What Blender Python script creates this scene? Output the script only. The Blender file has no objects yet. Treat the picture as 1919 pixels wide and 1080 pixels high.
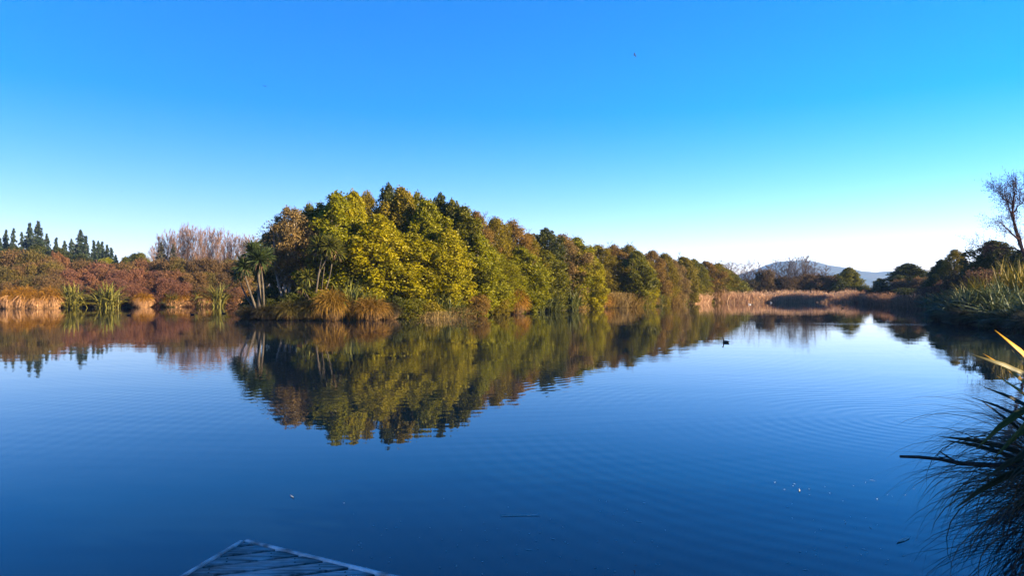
import bpy, math, random
import numpy as np
from mathutils import Vector, Matrix

# ------------------------------------------------------------------ camera, sky, sun, exposure
SC = bpy.context.scene
COL = SC.collection
R = math.radians
CAM_H, FPX, HORIZON = 1.95, 1279.0, 545.0          # eye height, focal length in photo pixels, horizon row

cam = bpy.data.cameras.new('camera')
cam.sensor_width = 36.0
cam.lens = 24.0
cam.clip_start = 0.05
cam.clip_end = 12000.0
cam_ob = bpy.data.objects.new('camera', cam)
cam_ob.location = (0, 0, CAM_H)
cam_ob.rotation_euler = (R(90.22), 0, 0)
COL.objects.link(cam_ob)
SC.camera = cam_ob

SUN_AZ, SUN_EL = 111.0, 15.5                          # clockwise from the view direction, above the horizon
world = bpy.data.worlds.new('World')
SC.world = world
world.use_nodes = True
wn, wl = world.node_tree.nodes, world.node_tree.links
wn.clear()
sky = wn.new('ShaderNodeTexSky')
sky.sky_type = 'NISHITA'
sky.sun_disc = False
sky.sun_elevation = R(SUN_EL)
sky.sun_rotation = R(-SUN_AZ)
sky.altitude = 0.0
sky.air_density = 1.0
sky.dust_density = 0.0
sky.ozone_density = 5.0
hs = wn.new('ShaderNodeHueSaturation')
hs.inputs['Saturation'].default_value = 1.43
tint = wn.new('ShaderNodeMix'); tint.data_type = 'RGBA'; tint.blend_type = 'MULTIPLY'      # camera white balance
tint.inputs[0].default_value = 1.0
tint.inputs[7].default_value = (1.17, 0.885, 0.93, 1)
bg = wn.new('ShaderNodeBackground')
bg.inputs['Strength'].default_value = 0.083
wo = wn.new('ShaderNodeOutputWorld')
warm = wn.new('ShaderNodeMix'); warm.data_type = 'RGBA'; warm.blend_type = 'MULTIPLY'
warm.inputs[0].default_value = 1.0
warm.inputs[7].default_value = (1.06, 1.0, 1.0, 1)
wl.new(sky.outputs[0], tint.inputs[6])
wl.new(tint.outputs[2], hs.inputs['Color'])
wl.new(hs.outputs[0], warm.inputs[6])
wl.new(warm.outputs[2], bg.inputs['Color'])
wl.new(bg.outputs[0], wo.inputs['Surface'])

sun = bpy.data.lights.new('sun', 'SUN')
sun.energy = 5.0
sun.angle = R(0.5)
sun.color = (1.0, 0.81, 0.52)
sun_ob = bpy.data.objects.new('sun', sun)
sdir = Vector((math.sin(R(SUN_AZ)) * math.cos(R(SUN_EL)), math.cos(R(SUN_AZ)) * math.cos(R(SUN_EL)), math.sin(R(SUN_EL))))
sun_ob.rotation_euler = sdir.to_track_quat('Z', 'Y').to_euler()
sun_ob.location = (40, -10, 60)
COL.objects.link(sun_ob)

SC.render.engine = 'CYCLES'
SC.view_settings.view_transform = 'Standard'
SC.view_settings.look = 'None'
SC.view_settings.exposure = 2.2
SC.view_settings.gamma = 1.0
SC.view_settings.use_curve_mapping = False
SC.cycles.max_bounces = 8
SC.cycles.transparent_max_bounces = 8
SC.cycles.volume_bounces = 0
SC.cycles.use_denoising = True

# ------------------------------------------------------------------ helpers
def at(px, py, d):
    """photo pixel + distance -> point of the place"""
    return Vector(((px - 959.5) / FPX * d, d, CAM_H + (HORIZON - py) / FPX * d))

def on(px, d, z=0.0):
    return Vector(((px - 959.5) / FPX * d, d, z))

def ordinal(i):
    w = ['first', 'second', 'third', 'fourth', 'fifth', 'sixth', 'seventh', 'eighth', 'ninth', 'tenth', 'eleventh', 'twelfth',
         'thirteenth', 'fourteenth', 'fifteenth', 'sixteenth', 'seventeenth', 'eighteenth', 'nineteenth', 'twentieth',
         'twenty-first', 'twenty-second', 'twenty-third', 'twenty-fourth', 'twenty-fifth', 'twenty-sixth', 'twenty-seventh', 'twenty-eighth', 'twenty-ninth', 'thirtieth']
    return w[i]

def tag(o, label=None, cat=None, group=None, kind=None):
    if label: o['label'] = label
    if cat: o['category'] = cat
    if group: o['group'] = group
    if kind: o['kind'] = kind
    return o

def empty(name, loc, rz=0.0, scale=(1, 1, 1)):
    o = bpy.data.objects.new(name, None)
    o.empty_display_size = 0.2
    o.location = loc
    o.rotation_euler = (0, 0, rz)
    o.scale = scale
    COL.objects.link(o)
    return o

class Geo:
    """collects vertices and quads/triangles with a per-vertex 'tint'"""
    def __init__(self):
        self.v, self.q, self.t, self.tq, self.n = [], [], [], [], 0
    def add(self, v, q=None, tri=None, tint=0.5):
        v = np.asarray(v, dtype=np.float64).reshape(-1, 3)
        if q is not None and len(q): self.q.append(np.asarray(q, dtype=np.int64).reshape(-1, 4) + self.n)
        if tri is not None and len(tri): self.t.append(np.asarray(tri, dtype=np.int64).reshape(-1, 3) + self.n)
        self.v.append(v)
        tint = np.asarray(tint, dtype=np.float64)
        self.tq.append(np.full(len(v), float(tint)) if tint.ndim == 0 else tint)
        self.n += len(v)
    def mesh(self, name, mat, smooth=False):
        v = np.concatenate(self.v)
        q = np.concatenate(self.q) if self.q else np.zeros((0, 4), int)
        t = np.concatenate(self.t) if self.t else np.zeros((0, 3), int)
        me = bpy.data.meshes.new(name)
        me.vertices.add(len(v))
        me.vertices.foreach_set('co', v.astype(np.float32).ravel())
        nl = len(q) * 4 + len(t) * 3
        me.loops.add(nl)
        me.loops.foreach_set('vertex_index', np.concatenate([q.ravel(), t.ravel()]).astype(np.int32))
        me.polygons.add(len(q) + len(t))
        ls = np.concatenate([np.arange(len(q)) * 4, len(q) * 4 + np.arange(len(t)) * 3]).astype(np.int32)
        me.polygons.foreach_set('loop_start', ls)
        if smooth:
            me.polygons.foreach_set('use_smooth', np.ones(len(q) + len(t), dtype=bool))
        a = me.attributes.new('tint', 'FLOAT', 'POINT')
        a.data.foreach_set('value', np.concatenate(self.tq).astype(np.float32))
        me.update(calc_edges=True)
        if mat: me.materials.append(mat)
        return me
    def build(self, name, mat, parent=None, smooth=False):
        return link(name, self.mesh(name, mat, smooth), parent)

def link(name, me, parent=None, color=None):
    o = bpy.data.objects.new(name, me)
    COL.objects.link(o)
    if parent is not None: o.parent = parent
    if color is not None: o.color = (*color, 1.0)
    return o

def unit(a):
    return a / np.maximum(np.linalg.norm(a, axis=-1, keepdims=True), 1e-9)

def tube(g, pts, rad, sides=6, tint=0.5, cap=True):
    pts = np.asarray([tuple(p) for p in pts], float)
    rad = np.asarray(rad, float)
    n = len(pts)
    tan = unit(np.gradient(pts, axis=0))
    ref = np.where(np.abs(tan[:, 2:3]) > 0.9, np.array([[1.0, 0, 0]]), np.array([[0, 0, 1.0]]))
    a = unit(np.cross(tan, ref)); b = np.cross(tan, a)
    ang = np.arange(sides) / sides * 2 * math.pi
    ring = pts[:, None, :] + rad[:, None, None] * (np.cos(ang)[None, :, None] * a[:, None, :] + np.sin(ang)[None, :, None] * b[:, None, :])
    idx = np.arange(n * sides).reshape(n, sides)
    i0, i1 = idx[:-1], idx[1:]
    q = np.stack([i0, np.roll(i0, -1, 1), np.roll(i1, -1, 1), i1], -1).reshape(-1, 4)
    tri = []
    if cap:
        tri = [(idx[0, 0], idx[0, k + 1], idx[0, k]) for k in range(1, sides - 1)] + [(idx[-1, 0], idx[-1, k], idx[-1, k + 1]) for k in range(1, sides - 1)]
    g.add(ring.reshape(-1, 3), q, tri, tint)

def leaves(g, c, out, L, W, rng, bias=0.6, tint=None):
    """kite-shaped leaf faces at points c, facing roughly along out"""
    n = len(c)
    nrm = unit(out * bias + rng.normal(size=(n, 3)) * (1.0 - bias * 0.55))
    t = unit(np.cross(nrm, rng.normal(size=(n, 3))))
    b = np.cross(nrm, t)
    L = L * rng.uniform(0.65, 1.3, (n, 1)); W = W * rng.uniform(0.7, 1.25, (n, 1))
    v = np.stack([c - t * L * 0.5, c + b * W * 0.5 + t * L * 0.08, c + t * L * 0.5, c - b * W * 0.5 + t * L * 0.08], 1).reshape(-1, 3)
    q = np.arange(n * 4).reshape(n, 4)
    tt = rng.random(n) if tint is None else tint
    g.add(v, q, None, np.repeat(tt, 4))

def blades(g, base, az, elev, bend, length, width, rng, seg=5, fold=0.0, tint=None, taper=1.0, tip_tint=None, power=1.4):
    """arching strap leaves: base (n,3), az/elev start direction, bend total turn-down"""
    n = len(base)
    az, elev, bend, length, width = [np.broadcast_to(np.asarray(x, float), (n,)) for x in (az, elev, bend, length, width)]
    h = np.stack([np.cos(az), np.sin(az), np.zeros(n)], 1)
    side = np.stack([-np.sin(az), np.cos(az), np.zeros(n)], 1)
    roll = rng.normal(0, 0.5, n)
    p = np.array(base, float).copy()
    rows, tints = [], []
    base_t = rng.random(n) if tint is None else np.broadcast_to(np.asarray(tint, float), (n,))
    for k in range(seg + 1):
        t = k / seg
        w = width * (0.55 + 0.9 * t if t < 0.5 else 1.0 - ((t - 0.5) / 0.5) ** 1.6 * 0.96 * taper) * 0.5
        ang = elev - bend * t ** power
        up = np.stack([-h[:, 0] * np.sin(ang), -h[:, 1] * np.sin(ang), np.cos(ang)], 1)
        s = side * np.cos(roll)[:, None] + up * np.sin(roll)[:, None]
        tv = base_t if tip_tint is None else base_t * (1 - t) + tip_tint * t
        if fold > 0:
            rows += [p - s * w[:, None] + up * (fold * w)[:, None], p, p + s * w[:, None] + up * (fold * w)[:, None]]
            tints += [tv, tv * 0.8, tv]
        else:
            rows += [p - s * w[:, None], p + s * w[:, None]]
            tints += [tv, tv]
        step = (length / seg)[:, None] * (h * np.cos(ang)[:, None] + np.array([[0, 0, 1.0]]) * np.sin(ang)[:, None])
        p = p + step
    m = 3 if fold > 0 else 2
    v = np.stack(rows, 1)                                  # n, (seg+1)*m, 3
    per = (seg + 1) * m
    quads = []
    for k in range(seg):
        for j in range(m - 1):
            a0 = k * m + j
            quads.append((a0, a0 + 1, a0 + m + 1, a0 + m))
    q = (np.arange(n)[:, None, None] * per + np.array(quads)[None]).reshape(-1, 4)
    g.add(v.reshape(-1, 3), q, None, np.stack(tints, 1).reshape(-1))

# ------------------------------------------------------------------ materials
def mat_new(name):
    m = bpy.data.materials.new(name)
    m.use_nodes = True
    m.node_tree.nodes.clear()
    return m, m.node_tree.nodes, m.node_tree.links

def mat_foliage(name, lo=(0.55, 0.62, 0.75), hi=(1.4, 1.3, 0.85), trans=0.3, rough=0.55, fixed=None, spec=0.25):
    """leaf colour = the object's own colour varied leaf by leaf"""
    m, N, L = mat_new(name)
    att = N.new('ShaderNodeAttribute'); att.attribute_name = 'tint'
    ramp = N.new('ShaderNodeMix'); ramp.data_type = 'RGBA'
    ramp.inputs[6].default_value = (*lo, 1); ramp.inputs[7].default_value = (*hi, 1)
    L.new(att.outputs['Fac'], ramp.inputs[0])
    mul = N.new('ShaderNodeMix'); mul.data_type = 'RGBA'; mul.blend_type = 'MULTIPLY'; mul.inputs[0].default_value = 1.0
    L.new(ramp.outputs[2], mul.inputs[6])
    if fixed is None:
        oi = N.new('ShaderNodeObjectInfo'); L.new(oi.outputs['Color'], mul.inputs[7])
    else:
        mul.inputs[7].default_value = (*fixed, 1)
    p = N.new('ShaderNodeBsdfPrincipled')
    p.inputs['Roughness'].default_value = rough
    p.inputs['Specular IOR Level'].default_value = spec
    L.new(mul.outputs[2], p.inputs['Base Color'])
    tr = N.new('ShaderNodeBsdfTranslucent')
    L.new(mul.outputs[2], tr.inputs['Color'])
    mx = N.new('ShaderNodeMixShader'); mx.inputs[0].default_value = trans
    L.new(p.outputs[0], mx.inputs[1]); L.new(tr.outputs[0], mx.inputs[2])
    o = N.new('ShaderNodeOutputMaterial'); L.new(mx.outputs[0], o.inputs['Surface'])
    return m

def mat_two(name, a, b, scale=3.0, rough=0.85, bump=0.0, stretch=(1, 1, 1), spec=0.2, tint=False):
    """two colours mixed by noise (or by the tint attribute), with fine relief"""
    m, N, L = mat_new(name)
    tc = N.new('ShaderNodeTexCoord'); mp = N.new('ShaderNodeMapping'); mp.inputs['Scale'].default_value = stretch
    L.new(tc.outputs['Object'], mp.inputs['Vector'])
    nz = N.new('ShaderNodeTexNoise'); nz.inputs['Scale'].default_value = scale; nz.inputs['Detail'].default_value = 6
    L.new(mp.outputs[0], nz.inputs['Vector'])
    mix = N.new('ShaderNodeMix'); mix.data_type = 'RGBA'
    mix.inputs[6].default_value = (*a, 1); mix.inputs[7].default_value = (*b, 1)
    if tint:
        att = N.new('ShaderNodeAttribute'); att.attribute_name = 'tint'; L.new(att.outputs['Fac'], mix.inputs[0])
    else:
        cr = N.new('ShaderNodeValToRGB'); cr.color_ramp.elements[0].position = 0.35; cr.color_ramp.elements[1].position = 0.65
        L.new(nz.outputs[0], cr.inputs[0]); L.new(cr.outputs[0], mix.inputs[0])
    p = N.new('ShaderNodeBsdfPrincipled'); p.inputs['Roughness'].default_value = rough; p.inputs['Specular IOR Level'].default_value = spec
    L.new(mix.outputs[2], p.inputs['Base Color'])
    if bump > 0:
        bp = N.new('ShaderNodeBump'); bp.inputs['Strength'].default_value = 0.6; bp.inputs['Distance'].default_value = bump
        L.new(nz.outputs[0], bp.inputs['Height']); L.new(bp.outputs[0], p.inputs['Normal'])
    o = N.new('ShaderNodeOutputMaterial'); L.new(p.outputs[0], o.inputs['Surface'])
    return m

M = {}
M['leaf'] = mat_foliage('broad_leaf', trans=0.42, rough=0.5, spec=0.2)
M['fine'] = mat_foliage('fine_leaf', lo=(0.5, 0.55, 0.65), hi=(1.5, 1.35, 1.0), trans=0.34, rough=0.7, spec=0.15)
M['needle'] = mat_foliage('needle_leaf', trans=0.1, rough=0.6, spec=0.2)
M['strap'] = mat_foliage('strap_leaf', lo=(0.5, 0.6, 0.6), hi=(1.8, 1.55, 0.9), trans=0.2, rough=0.5, spec=0.22)
M['tussock'] = mat_foliage('tussock_blade', lo=(0.45, 0.6, 0.5), hi=(1.5, 1.25, 1.1), trans=0.25, rough=0.6)
M['twig'] = mat_foliage('bare_twig', lo=(0.6, 0.6, 0.6), hi=(1.3, 1.25, 1.2), trans=0.0, rough=0.85, spec=0.1)
M['reed'] = mat_foliage('dry_reed', lo=(0.55, 0.48, 0.4), hi=(1.35, 1.3, 1.25), trans=0.2, rough=0.75, spec=0.15)
M['bark'] = mat_two('grey_bark', (0.07, 0.055, 0.042), (0.20, 0.165, 0.13), 5.0, 0.9, 0.02, (1, 1, 0.3))
M['bark_pale'] = mat_two('pale_bark', (0.13, 0.105, 0.085), (0.30, 0.26, 0.215), 6.0, 0.9, 0.02, (1, 1, 0.4))
M['dark_wood'] = mat_two('wet_dark_wood', (0.018, 0.013, 0.011), (0.05, 0.036, 0.03), 20, 0.8, 0.003)
M['dull_bark'] = mat_two('dull_bark', (0.035, 0.028, 0.022), (0.11, 0.09, 0.07), 6.0, 0.9, 0.02, (1, 1, 0.3))
M['ground'] = mat_two('bank_soil_and_litter', (0.035, 0.028, 0.016), (0.085, 0.070, 0.030), 0.6, 0.95, 0.05)
M['feather_dark'] = mat_two('dark_feathers', (0.006, 0.006, 0.008), (0.02, 0.018, 0.017), 30, 0.6)
M['feather_brown'] = mat_two('brown_feathers', (0.03, 0.02, 0.013), (0.08, 0.055, 0.035), 40, 0.7)
M['feather_white'] = mat_two('white_feathers', (0.55, 0.53, 0.5), (0.75, 0.74, 0.72), 25, 0.7)
M['bill'] = mat_two('bill_horn', (0.08, 0.07, 0.05), (0.14, 0.12, 0.09), 40, 0.4)
M['flotsam'] = mat_two('pale_floating_bits', (0.25, 0.22, 0.17), (0.6, 0.58, 0.52), 12, 0.8)

# ------------------------------------------------------------------ terrain, water, hills
LAKE = np.array([(-95, -8), (-40, -6), (-8, -4.6), (0.5, -3.6), (3.2, 0.0), (3.6, 3.9), (4.5, 5.3), (7.4, 7.6), (11.2, 12.5), (17.2, 21), (23.2, 29.5), (25.4, 34), (25.6, 39),
                 (26.2, 41.8), (28, 45), (36, 52), (41.5, 62), (43.5, 70), (46, 80), (50.5, 95), (56, 107), (56, 113), (45, 112.5), (33, 109.5),
                 (29, 105), (23.3, 97), (20, 91), (17.2, 85), (13, 79), (9.5, 74), (5.0, 67), (0.1, 59.3), (-4.3, 49.8), (-9, 46.2), (-13, 45.7),
                 (-16.6, 45.7), (-18.4, 47), (-19.6, 52), (-18.6, 60), (-13, 74), (-3, 88), (-1, 96), (-12, 97), (-24, 91), (-31, 87), (-40, 82),
                 (-55, 76), (-75, 72.5), (-95, 70.5)], float)

def lake_sd(P):
    """signed distance to the shoreline, negative over the water"""
    A = LAKE; B = np.roll(LAKE, -1, 0)
    d = np.full(len(P), 1e9); inside = np.zeros(len(P), bool)
    for a, b in zip(A, B):
        ab = b - a
        t = np.clip(((P - a) @ ab) / (ab @ ab), 0, 1)
        d = np.minimum(d, np.linalg.norm(P - (a + t[:, None] * ab), axis=1))
        c = (a[1] > P[:, 1]) != (b[1] > P[:, 1])
        with np.errstate(divide='ignore', invalid='ignore'):
            xi = (b[0] - a[0]) * (P[:, 1] - a[1]) / (b[1] - a[1]) + a[0]
        inside ^= c & (P[:, 0] < xi)
    return np.where(inside, -d, d)

def ground_z(P):
    P = np.atleast_2d(np.asarray(P, float))
    d = lake_sd(P)
    und = 0.10 * np.sin(P[:, 0] * 0.9 + P[:, 1] * 0.35) + 0.08 * np.sin(P[:, 1] * 1.3 - P[:, 0] * 0.4)
    land = 0.03 + 0.22 * (1 - np.exp(-np.maximum(d, 0) / 2.5)) + np.minimum(np.maximum(d - 2, 0), 10) * 0.04 + und * np.clip(d / 3, 0, 1)
    bed = -0.05 - 1.6 * (1 - np.exp(-np.maximum(-d, 0) / 2.0))
    return np.where(d > 0, land, bed)

def gz(p):
    return float(ground_z(np.array([[p[0], p[1]]]))[0])

def axis(lo, hi, step, far):
    a = list(np.arange(lo, hi + 1e-6, step))
    s = step
    x = hi
    while x < far:
        s *= 1.35; x += s; a.append(min(x, far))
    s = step; x = lo
    while x > -far:
        s *= 1.35; x -= s; a.insert(0, max(x, -far))
    return np.array(a)

def build_ground():
    xs = axis(-98, 64, 0.9, 4000.0); ys = axis(-12, 120, 0.9, 4000.0)
    X, Y = np.meshgrid(xs, ys)
    P = np.stack([X.ravel(), Y.ravel()], 1)
    Z = ground_z(P)
    g = Geo()
    nx, ny = len(xs), len(ys)
    i = (np.arange(ny - 1)[:, None] * nx + np.arange(nx - 1)[None]).ravel()
    g.add(np.column_stack([P, Z]), np.stack([i, i + 1, i + nx + 1, i + nx], 1))
    o = g.build('ground', M['ground'], smooth=True)
    tag(o, 'dark soil of the lake banks under the plants', kind='structure')
build_ground()

def water_material():
    m, N, L = mat_new('lake_water')
    geo = N.new('ShaderNodeNewGeometry')
    def noise(scale, amp, detail=2.0, stretch=(1, 1, 1)):
        mp = N.new('ShaderNodeMapping'); mp.inputs['Scale'].default_value = stretch
        L.new(geo.outputs['Position'], mp.inputs['Vector'])
        nz = N.new('ShaderNodeTexNoise'); nz.inputs['Scale'].default_value = scale; nz.inputs['Detail'].default_value = detail
        L.new(mp.outputs[0], nz.inputs['Vector'])
        mu = N.new('ShaderNodeMath'); mu.operation = 'MULTIPLY'; mu.inputs[1].default_value = amp
        L.new(nz.outputs[0], mu.inputs[0])
        return mu.outputs[0], nz.outputs[0]
    def add(a, b):
        n = N.new('ShaderNodeMath'); n.operation = 'ADD'; L.new(a, n.inputs[0]); L.new(b, n.inputs[1]); return n.outputs[0]
    def op(kind, a, b):
        n = N.new('ShaderNodeMath'); n.operation = kind
        for k, s in enumerate((a, b)):
            if isinstance(s, (int, float)): n.inputs[k].default_value = s
            elif s is not None: L.new(s, n.inputs[k])
        return n.outputs[0]
    swell, _ = noise(0.55, 0.0032, 1.5, (0.7, 1.5, 1))
    chop, _ = noise(2.6, 0.0007, 2.0, (0.8, 1.3, 1))
    # rings spreading from near the right bank and from a second spot further out
    total = add(swell, chop)
    _, patch = noise(0.22, 1.0, 2.0)
    for (cx, cy, lam, amp, fall) in ((6.0, 10.2, 0.23, 0.00042, 0.10), (-3.0, 27.0, 0.34, 0.00028, 0.03)):
        vd = N.new('ShaderNodeVectorMath'); vd.operation = 'DISTANCE'; vd.inputs[1].default_value = (cx, cy, 0)
        L.new(geo.outputs['Position'], vd.inputs[0])
        ph = op('ADD', op('MULTIPLY', vd.outputs['Value'], 2 * math.pi / lam), op('MULTIPLY', patch, 14.0))
        ring = op('MULTIPLY', op('SINE', ph, None), op('DIVIDE', amp, op('ADD', op('MULTIPLY', vd.outputs['Value'], fall), 1.0)))
        mask = op('MULTIPLY', ring, op('MINIMUM', op('MULTIPLY', op('MAXIMUM', op('SUBTRACT', patch, 0.36), 0.0), 5.0), 1.0))
        total = add(total, mask)
    bp = N.new('ShaderNodeBump'); bp.inputs['Strength'].default_value = 1.0; bp.inputs['Distance'].default_value = 1.0
    L.new(total, bp.inputs['Height'])
    p = N.new('ShaderNodeBsdfPrincipled')
    p.inputs['Base Color'].default_value = (0.002, 0.008, 0.017, 1)
    _, streak = noise(0.09, 1.0, 3.0, (0.35, 1.6, 1))
    p.inputs['Roughness'].default_value = 0.015
    L.new(op('ADD', op('MULTIPLY', op('MINIMUM', op('MULTIPLY', op('MAXIMUM', op('SUBTRACT', streak, 0.56), 0.0), 8.0), 1.0), 0.07), 0.012), p.inputs['Roughness'])
    p.inputs['IOR'].default_value = 1.42
    L.new(bp.outputs[0], p.inputs['Normal'])
    o = N.new('ShaderNodeOutputMaterial'); L.new(p.outputs[0], o.inputs['Surface'])
    return m
M['water'] = water_material()
g = Geo()
xs = np.linspace(-97, 62, 60); ys = np.linspace(-11, 116, 50)
X, Y = np.meshgrid(xs, ys)
i = (np.arange(49)[:, None] * 60 + np.arange(59)[None]).ravel()
g.add(np.column_stack([X.ravel(), Y.ravel(), np.zeros(X.size)]), np.stack([i, i + 1, i + 61, i + 60], 1))
tag(g.build('water', M['water'], smooth=True), 'calm blue lake water mirroring trees and sky', kind='structure')

M['hill'] = mat_two('far_hill_slopes', (0.022, 0.032, 0.016), (0.06, 0.05, 0.03), 0.006, 0.95)
def build_hills():
    xs = np.linspace(-600, 3600, 150); ys = np.linspace(2300, 3900, 50)
    X, Y = np.meshgrid(xs, ys)
    def bump(cx, cy, sx, sy, h, p=2.0):
        return h * np.exp(-np.abs((X - cx) / sx) ** p - ((Y - cy) / sy) ** 2)
    Z = bump(1225, 3000, 270, 330, 118, 2.0) + bump(1700, 3150, 420, 300, 70, 2.6) + bump(2500, 3200, 600, 320, 70) + bump(500, 3200, 420, 300, 45)
    Z += (6 * np.sin(X * 0.013) * np.sin(Y * 0.011 + 1) + 3 * np.sin(X * 0.041 + Y * 0.02)) * np.clip(Z / 60, 0, 1)
    edge = np.clip((Y - 2300) / 300, 0, 1) * np.clip((3900 - Y) / 300, 0, 1) * np.clip((X + 600) / 300, 0, 1) * np.clip((3600 - X) / 300, 0, 1)
    Z = Z * edge - 1.5 * (1 - edge) - 0.2
    g = Geo()
    i = (np.arange(49)[:, None] * 150 + np.arange(149)[None]).ravel()
    g.add(np.column_stack([X.ravel(), Y.ravel(), Z.ravel()]), np.stack([i, i + 1, i + 151, i + 150], 1))
    tag(g.build('hills', M['hill'], smooth=True), 'low blue rounded hills on the far skyline', kind='structure')
build_hills()

def build_haze():
    m, N, L = mat_new('thin_morning_haze')
    v = N.new('ShaderNodeVolumePrincipled')
    v.inputs['Color'].default_value = (0.32, 0.56, 1.0, 1)
    v.inputs['Density'].default_value = 0.00016
    o = N.new('ShaderNodeOutputMaterial'); L.new(v.outputs[0], o.inputs['Volume'])
    a, lo, hi = 4100.0, -4.0, 170.0
    g = Geo()
    g.add([(-a, -a, lo), (a, -a, lo), (a, a, lo), (-a, a, lo), (-a, -a, hi), (a, -a, hi), (a, a, hi), (-a, a, hi)],
          [(0, 3, 2, 1), (4, 5, 6, 7), (0, 1, 5, 4), (1, 2, 6, 5), (2, 3, 7, 6), (3, 0, 4, 7)])
    tag(g.build('haze', m), 'thin pale blue haze over the far land', kind='stuff')
build_haze()

# ------------------------------------------------------------------ plant prototypes (meshes shared between alike plants)
def crown_tree(seed, leafL, leafW, n_leaf, blobs=46, low=0.12, H=8.0, Wd=4.0, blob_r=(0.42, 0.8), top_w=0.35, mat='leaf', stems=1, bark='bark', belly=0.72, sparse=0.0):
    """trunk with limbs + crown of leaf clumps; 8 m tall and 4 m wide before scaling"""
    rng = np.random.default_rng(seed)
    tg, cg = Geo(), Geo()
    tops = []
    for s in range(stems):
        a = rng.uniform(0, 6.28); lean = rng.uniform(0.1, 0.5) * (1 if stems > 1 else 0.5)
        k = np.linspace(0, 1, 7)
        pts = np.column_stack([np.cos(a) * lean * k * 1.6 + 0.12 * np.sin(k * 7 + s) + 0.2 * math.cos(a) * (stems > 1), np.sin(a) * lean * k * 1.6 + 0.12 * np.cos(k * 6 + s) - 0.12 + 0.2 * math.sin(a) * (stems > 1), k * H * rng.uniform(0.78, 0.9) - 0.15])
        r0 = 0.15 / math.sqrt(stems) + 0.03
        tube(tg, pts, r0 * (1 - 0.82 * k), 7, 0.5)
        tops.append(pts)
    cs, rs = [], []
    for b in range(blobs):
        u = low + (1 - low) * ((b + rng.random()) / blobs)
        v = np.clip((u - low) / (1 - low), 0.06, 0.985)
        a = b * 2.399 + rng.uniform(-0.5, 0.5)
        env = (Wd / 2) * math.sin(math.pi * v ** belly) ** 0.55 * (1 + 0.22 * math.sin(2 * a + seed) + 0.15 * math.sin(3 * a + u * 9 + seed))
        rr = env * rng.uniform(0.5, 1.0)
        r = rng.uniform(*blob_r) * (1.0 - 0.35 * v)
        rr = max(rr - r * 0.45, 0.05)
        cs.append((math.cos(a) * rr, math.sin(a) * rr, u * H - r * 0.6)); rs.append(r)
    cs = np.array(cs); rs = np.array(rs)
    for c in cs:                                            # a limb out to every clump
        st = tops[rng.integers(len(tops))]
        zi = np.clip(c[2] * rng.uniform(0.45, 0.75), 0.3, st[-1, 2])
        j = np.interp(zi, st[:, 2], np.arange(len(st)))
        p0 = np.array([np.interp(j, np.arange(len(st)), st[:, q]) for q in range(3)])
        mid = p0 * 0.45 + c * 0.55 + np.array([0, 0, 0.15]) + rng.normal(0, 0.1, 3)
        tube(tg, [p0, mid, c], [0.045, 0.03, 0.012], 4, rng.random(), cap=False)
    w = rs ** 2 / (rs ** 2).sum()
    for c, r, k in zip(cs, rs, (w * n_leaf).astype(int)):
        d = unit(rng.normal(size=(k, 3)))
        rad = r * (1 - sparse * rng.random((k, 1))) * rng.uniform(0.55, 1.08, (k, 1)) * (1 + 0.25 * np.sin(d[:, :1] * 5 + d[:, 2:] * 4 + seed))
        pos = c + d * rad * np.array([1, 1, 1.25])
        t = np.clip(rng.random() * 0.45 + rng.random(k) * 0.55, 0, 1)
        leaves(cg, pos, d + np.array([0, 0, 0.35]), leafL, leafW, rng, 0.6, t)
    k = int(n_leaf * 0.3)
    v = rng.uniform(0.04, 0.97, k); a = rng.uniform(0, 6.283, k)
    env = (Wd / 2) * np.sin(np.pi * v ** belly) ** 0.55 * (1 + 0.22 * np.sin(2 * a + seed) + 0.15 * np.sin(3 * a + (low + (1 - low) * v) * 9 + seed))
    rr = env * rng.uniform(0.25, 0.86, k)
    d = np.column_stack([np.cos(a), np.sin(a), rng.normal(0.2, 0.3, k)])
    leaves(cg, np.column_stack([np.cos(a) * rr, np.sin(a) * rr, (low + (1 - low) * v) * H - 0.3]), d, leafL, leafW, rng, 0.5, rng.random(k) * 0.6)  # inner leaves tinted darker, shade inside the crown put into their colour
    return tg.mesh('trunk', M[bark], True), cg.mesh('crown', M[mat])

BIG = [crown_tree(10 + k, 0.155, 0.105, 32000, blobs=95 + 6 * k, low=0.04, blob_r=(0.28, 0.66)) for k in range(4)]           # broad glossy leaves
FINE = [crown_tree(30 + k, 0.105, 0.065, 36000, blobs=80, low=0.04, blob_r=(0.28, 0.7), mat='fine', top_w=0.5, sparse=0.3) for k in range(4)]
OPEN = [crown_tree(50 + k, 0.12, 0.075, 17000, blobs=34, low=0.40, blob_r=(0.4, 0.75), mat='fine', stems=4, bark='bark_pale', top_w=0.5, sparse=0.4, belly=0.8) for k in range(2)]
TUFT = [crown_tree(60 + k, 0.15, 0.10, 15000, blobs=34, low=0.45, blob_r=(0.32, 0.7), stems=2, top_w=0.5, belly=0.9) for k in range(2)]

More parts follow.
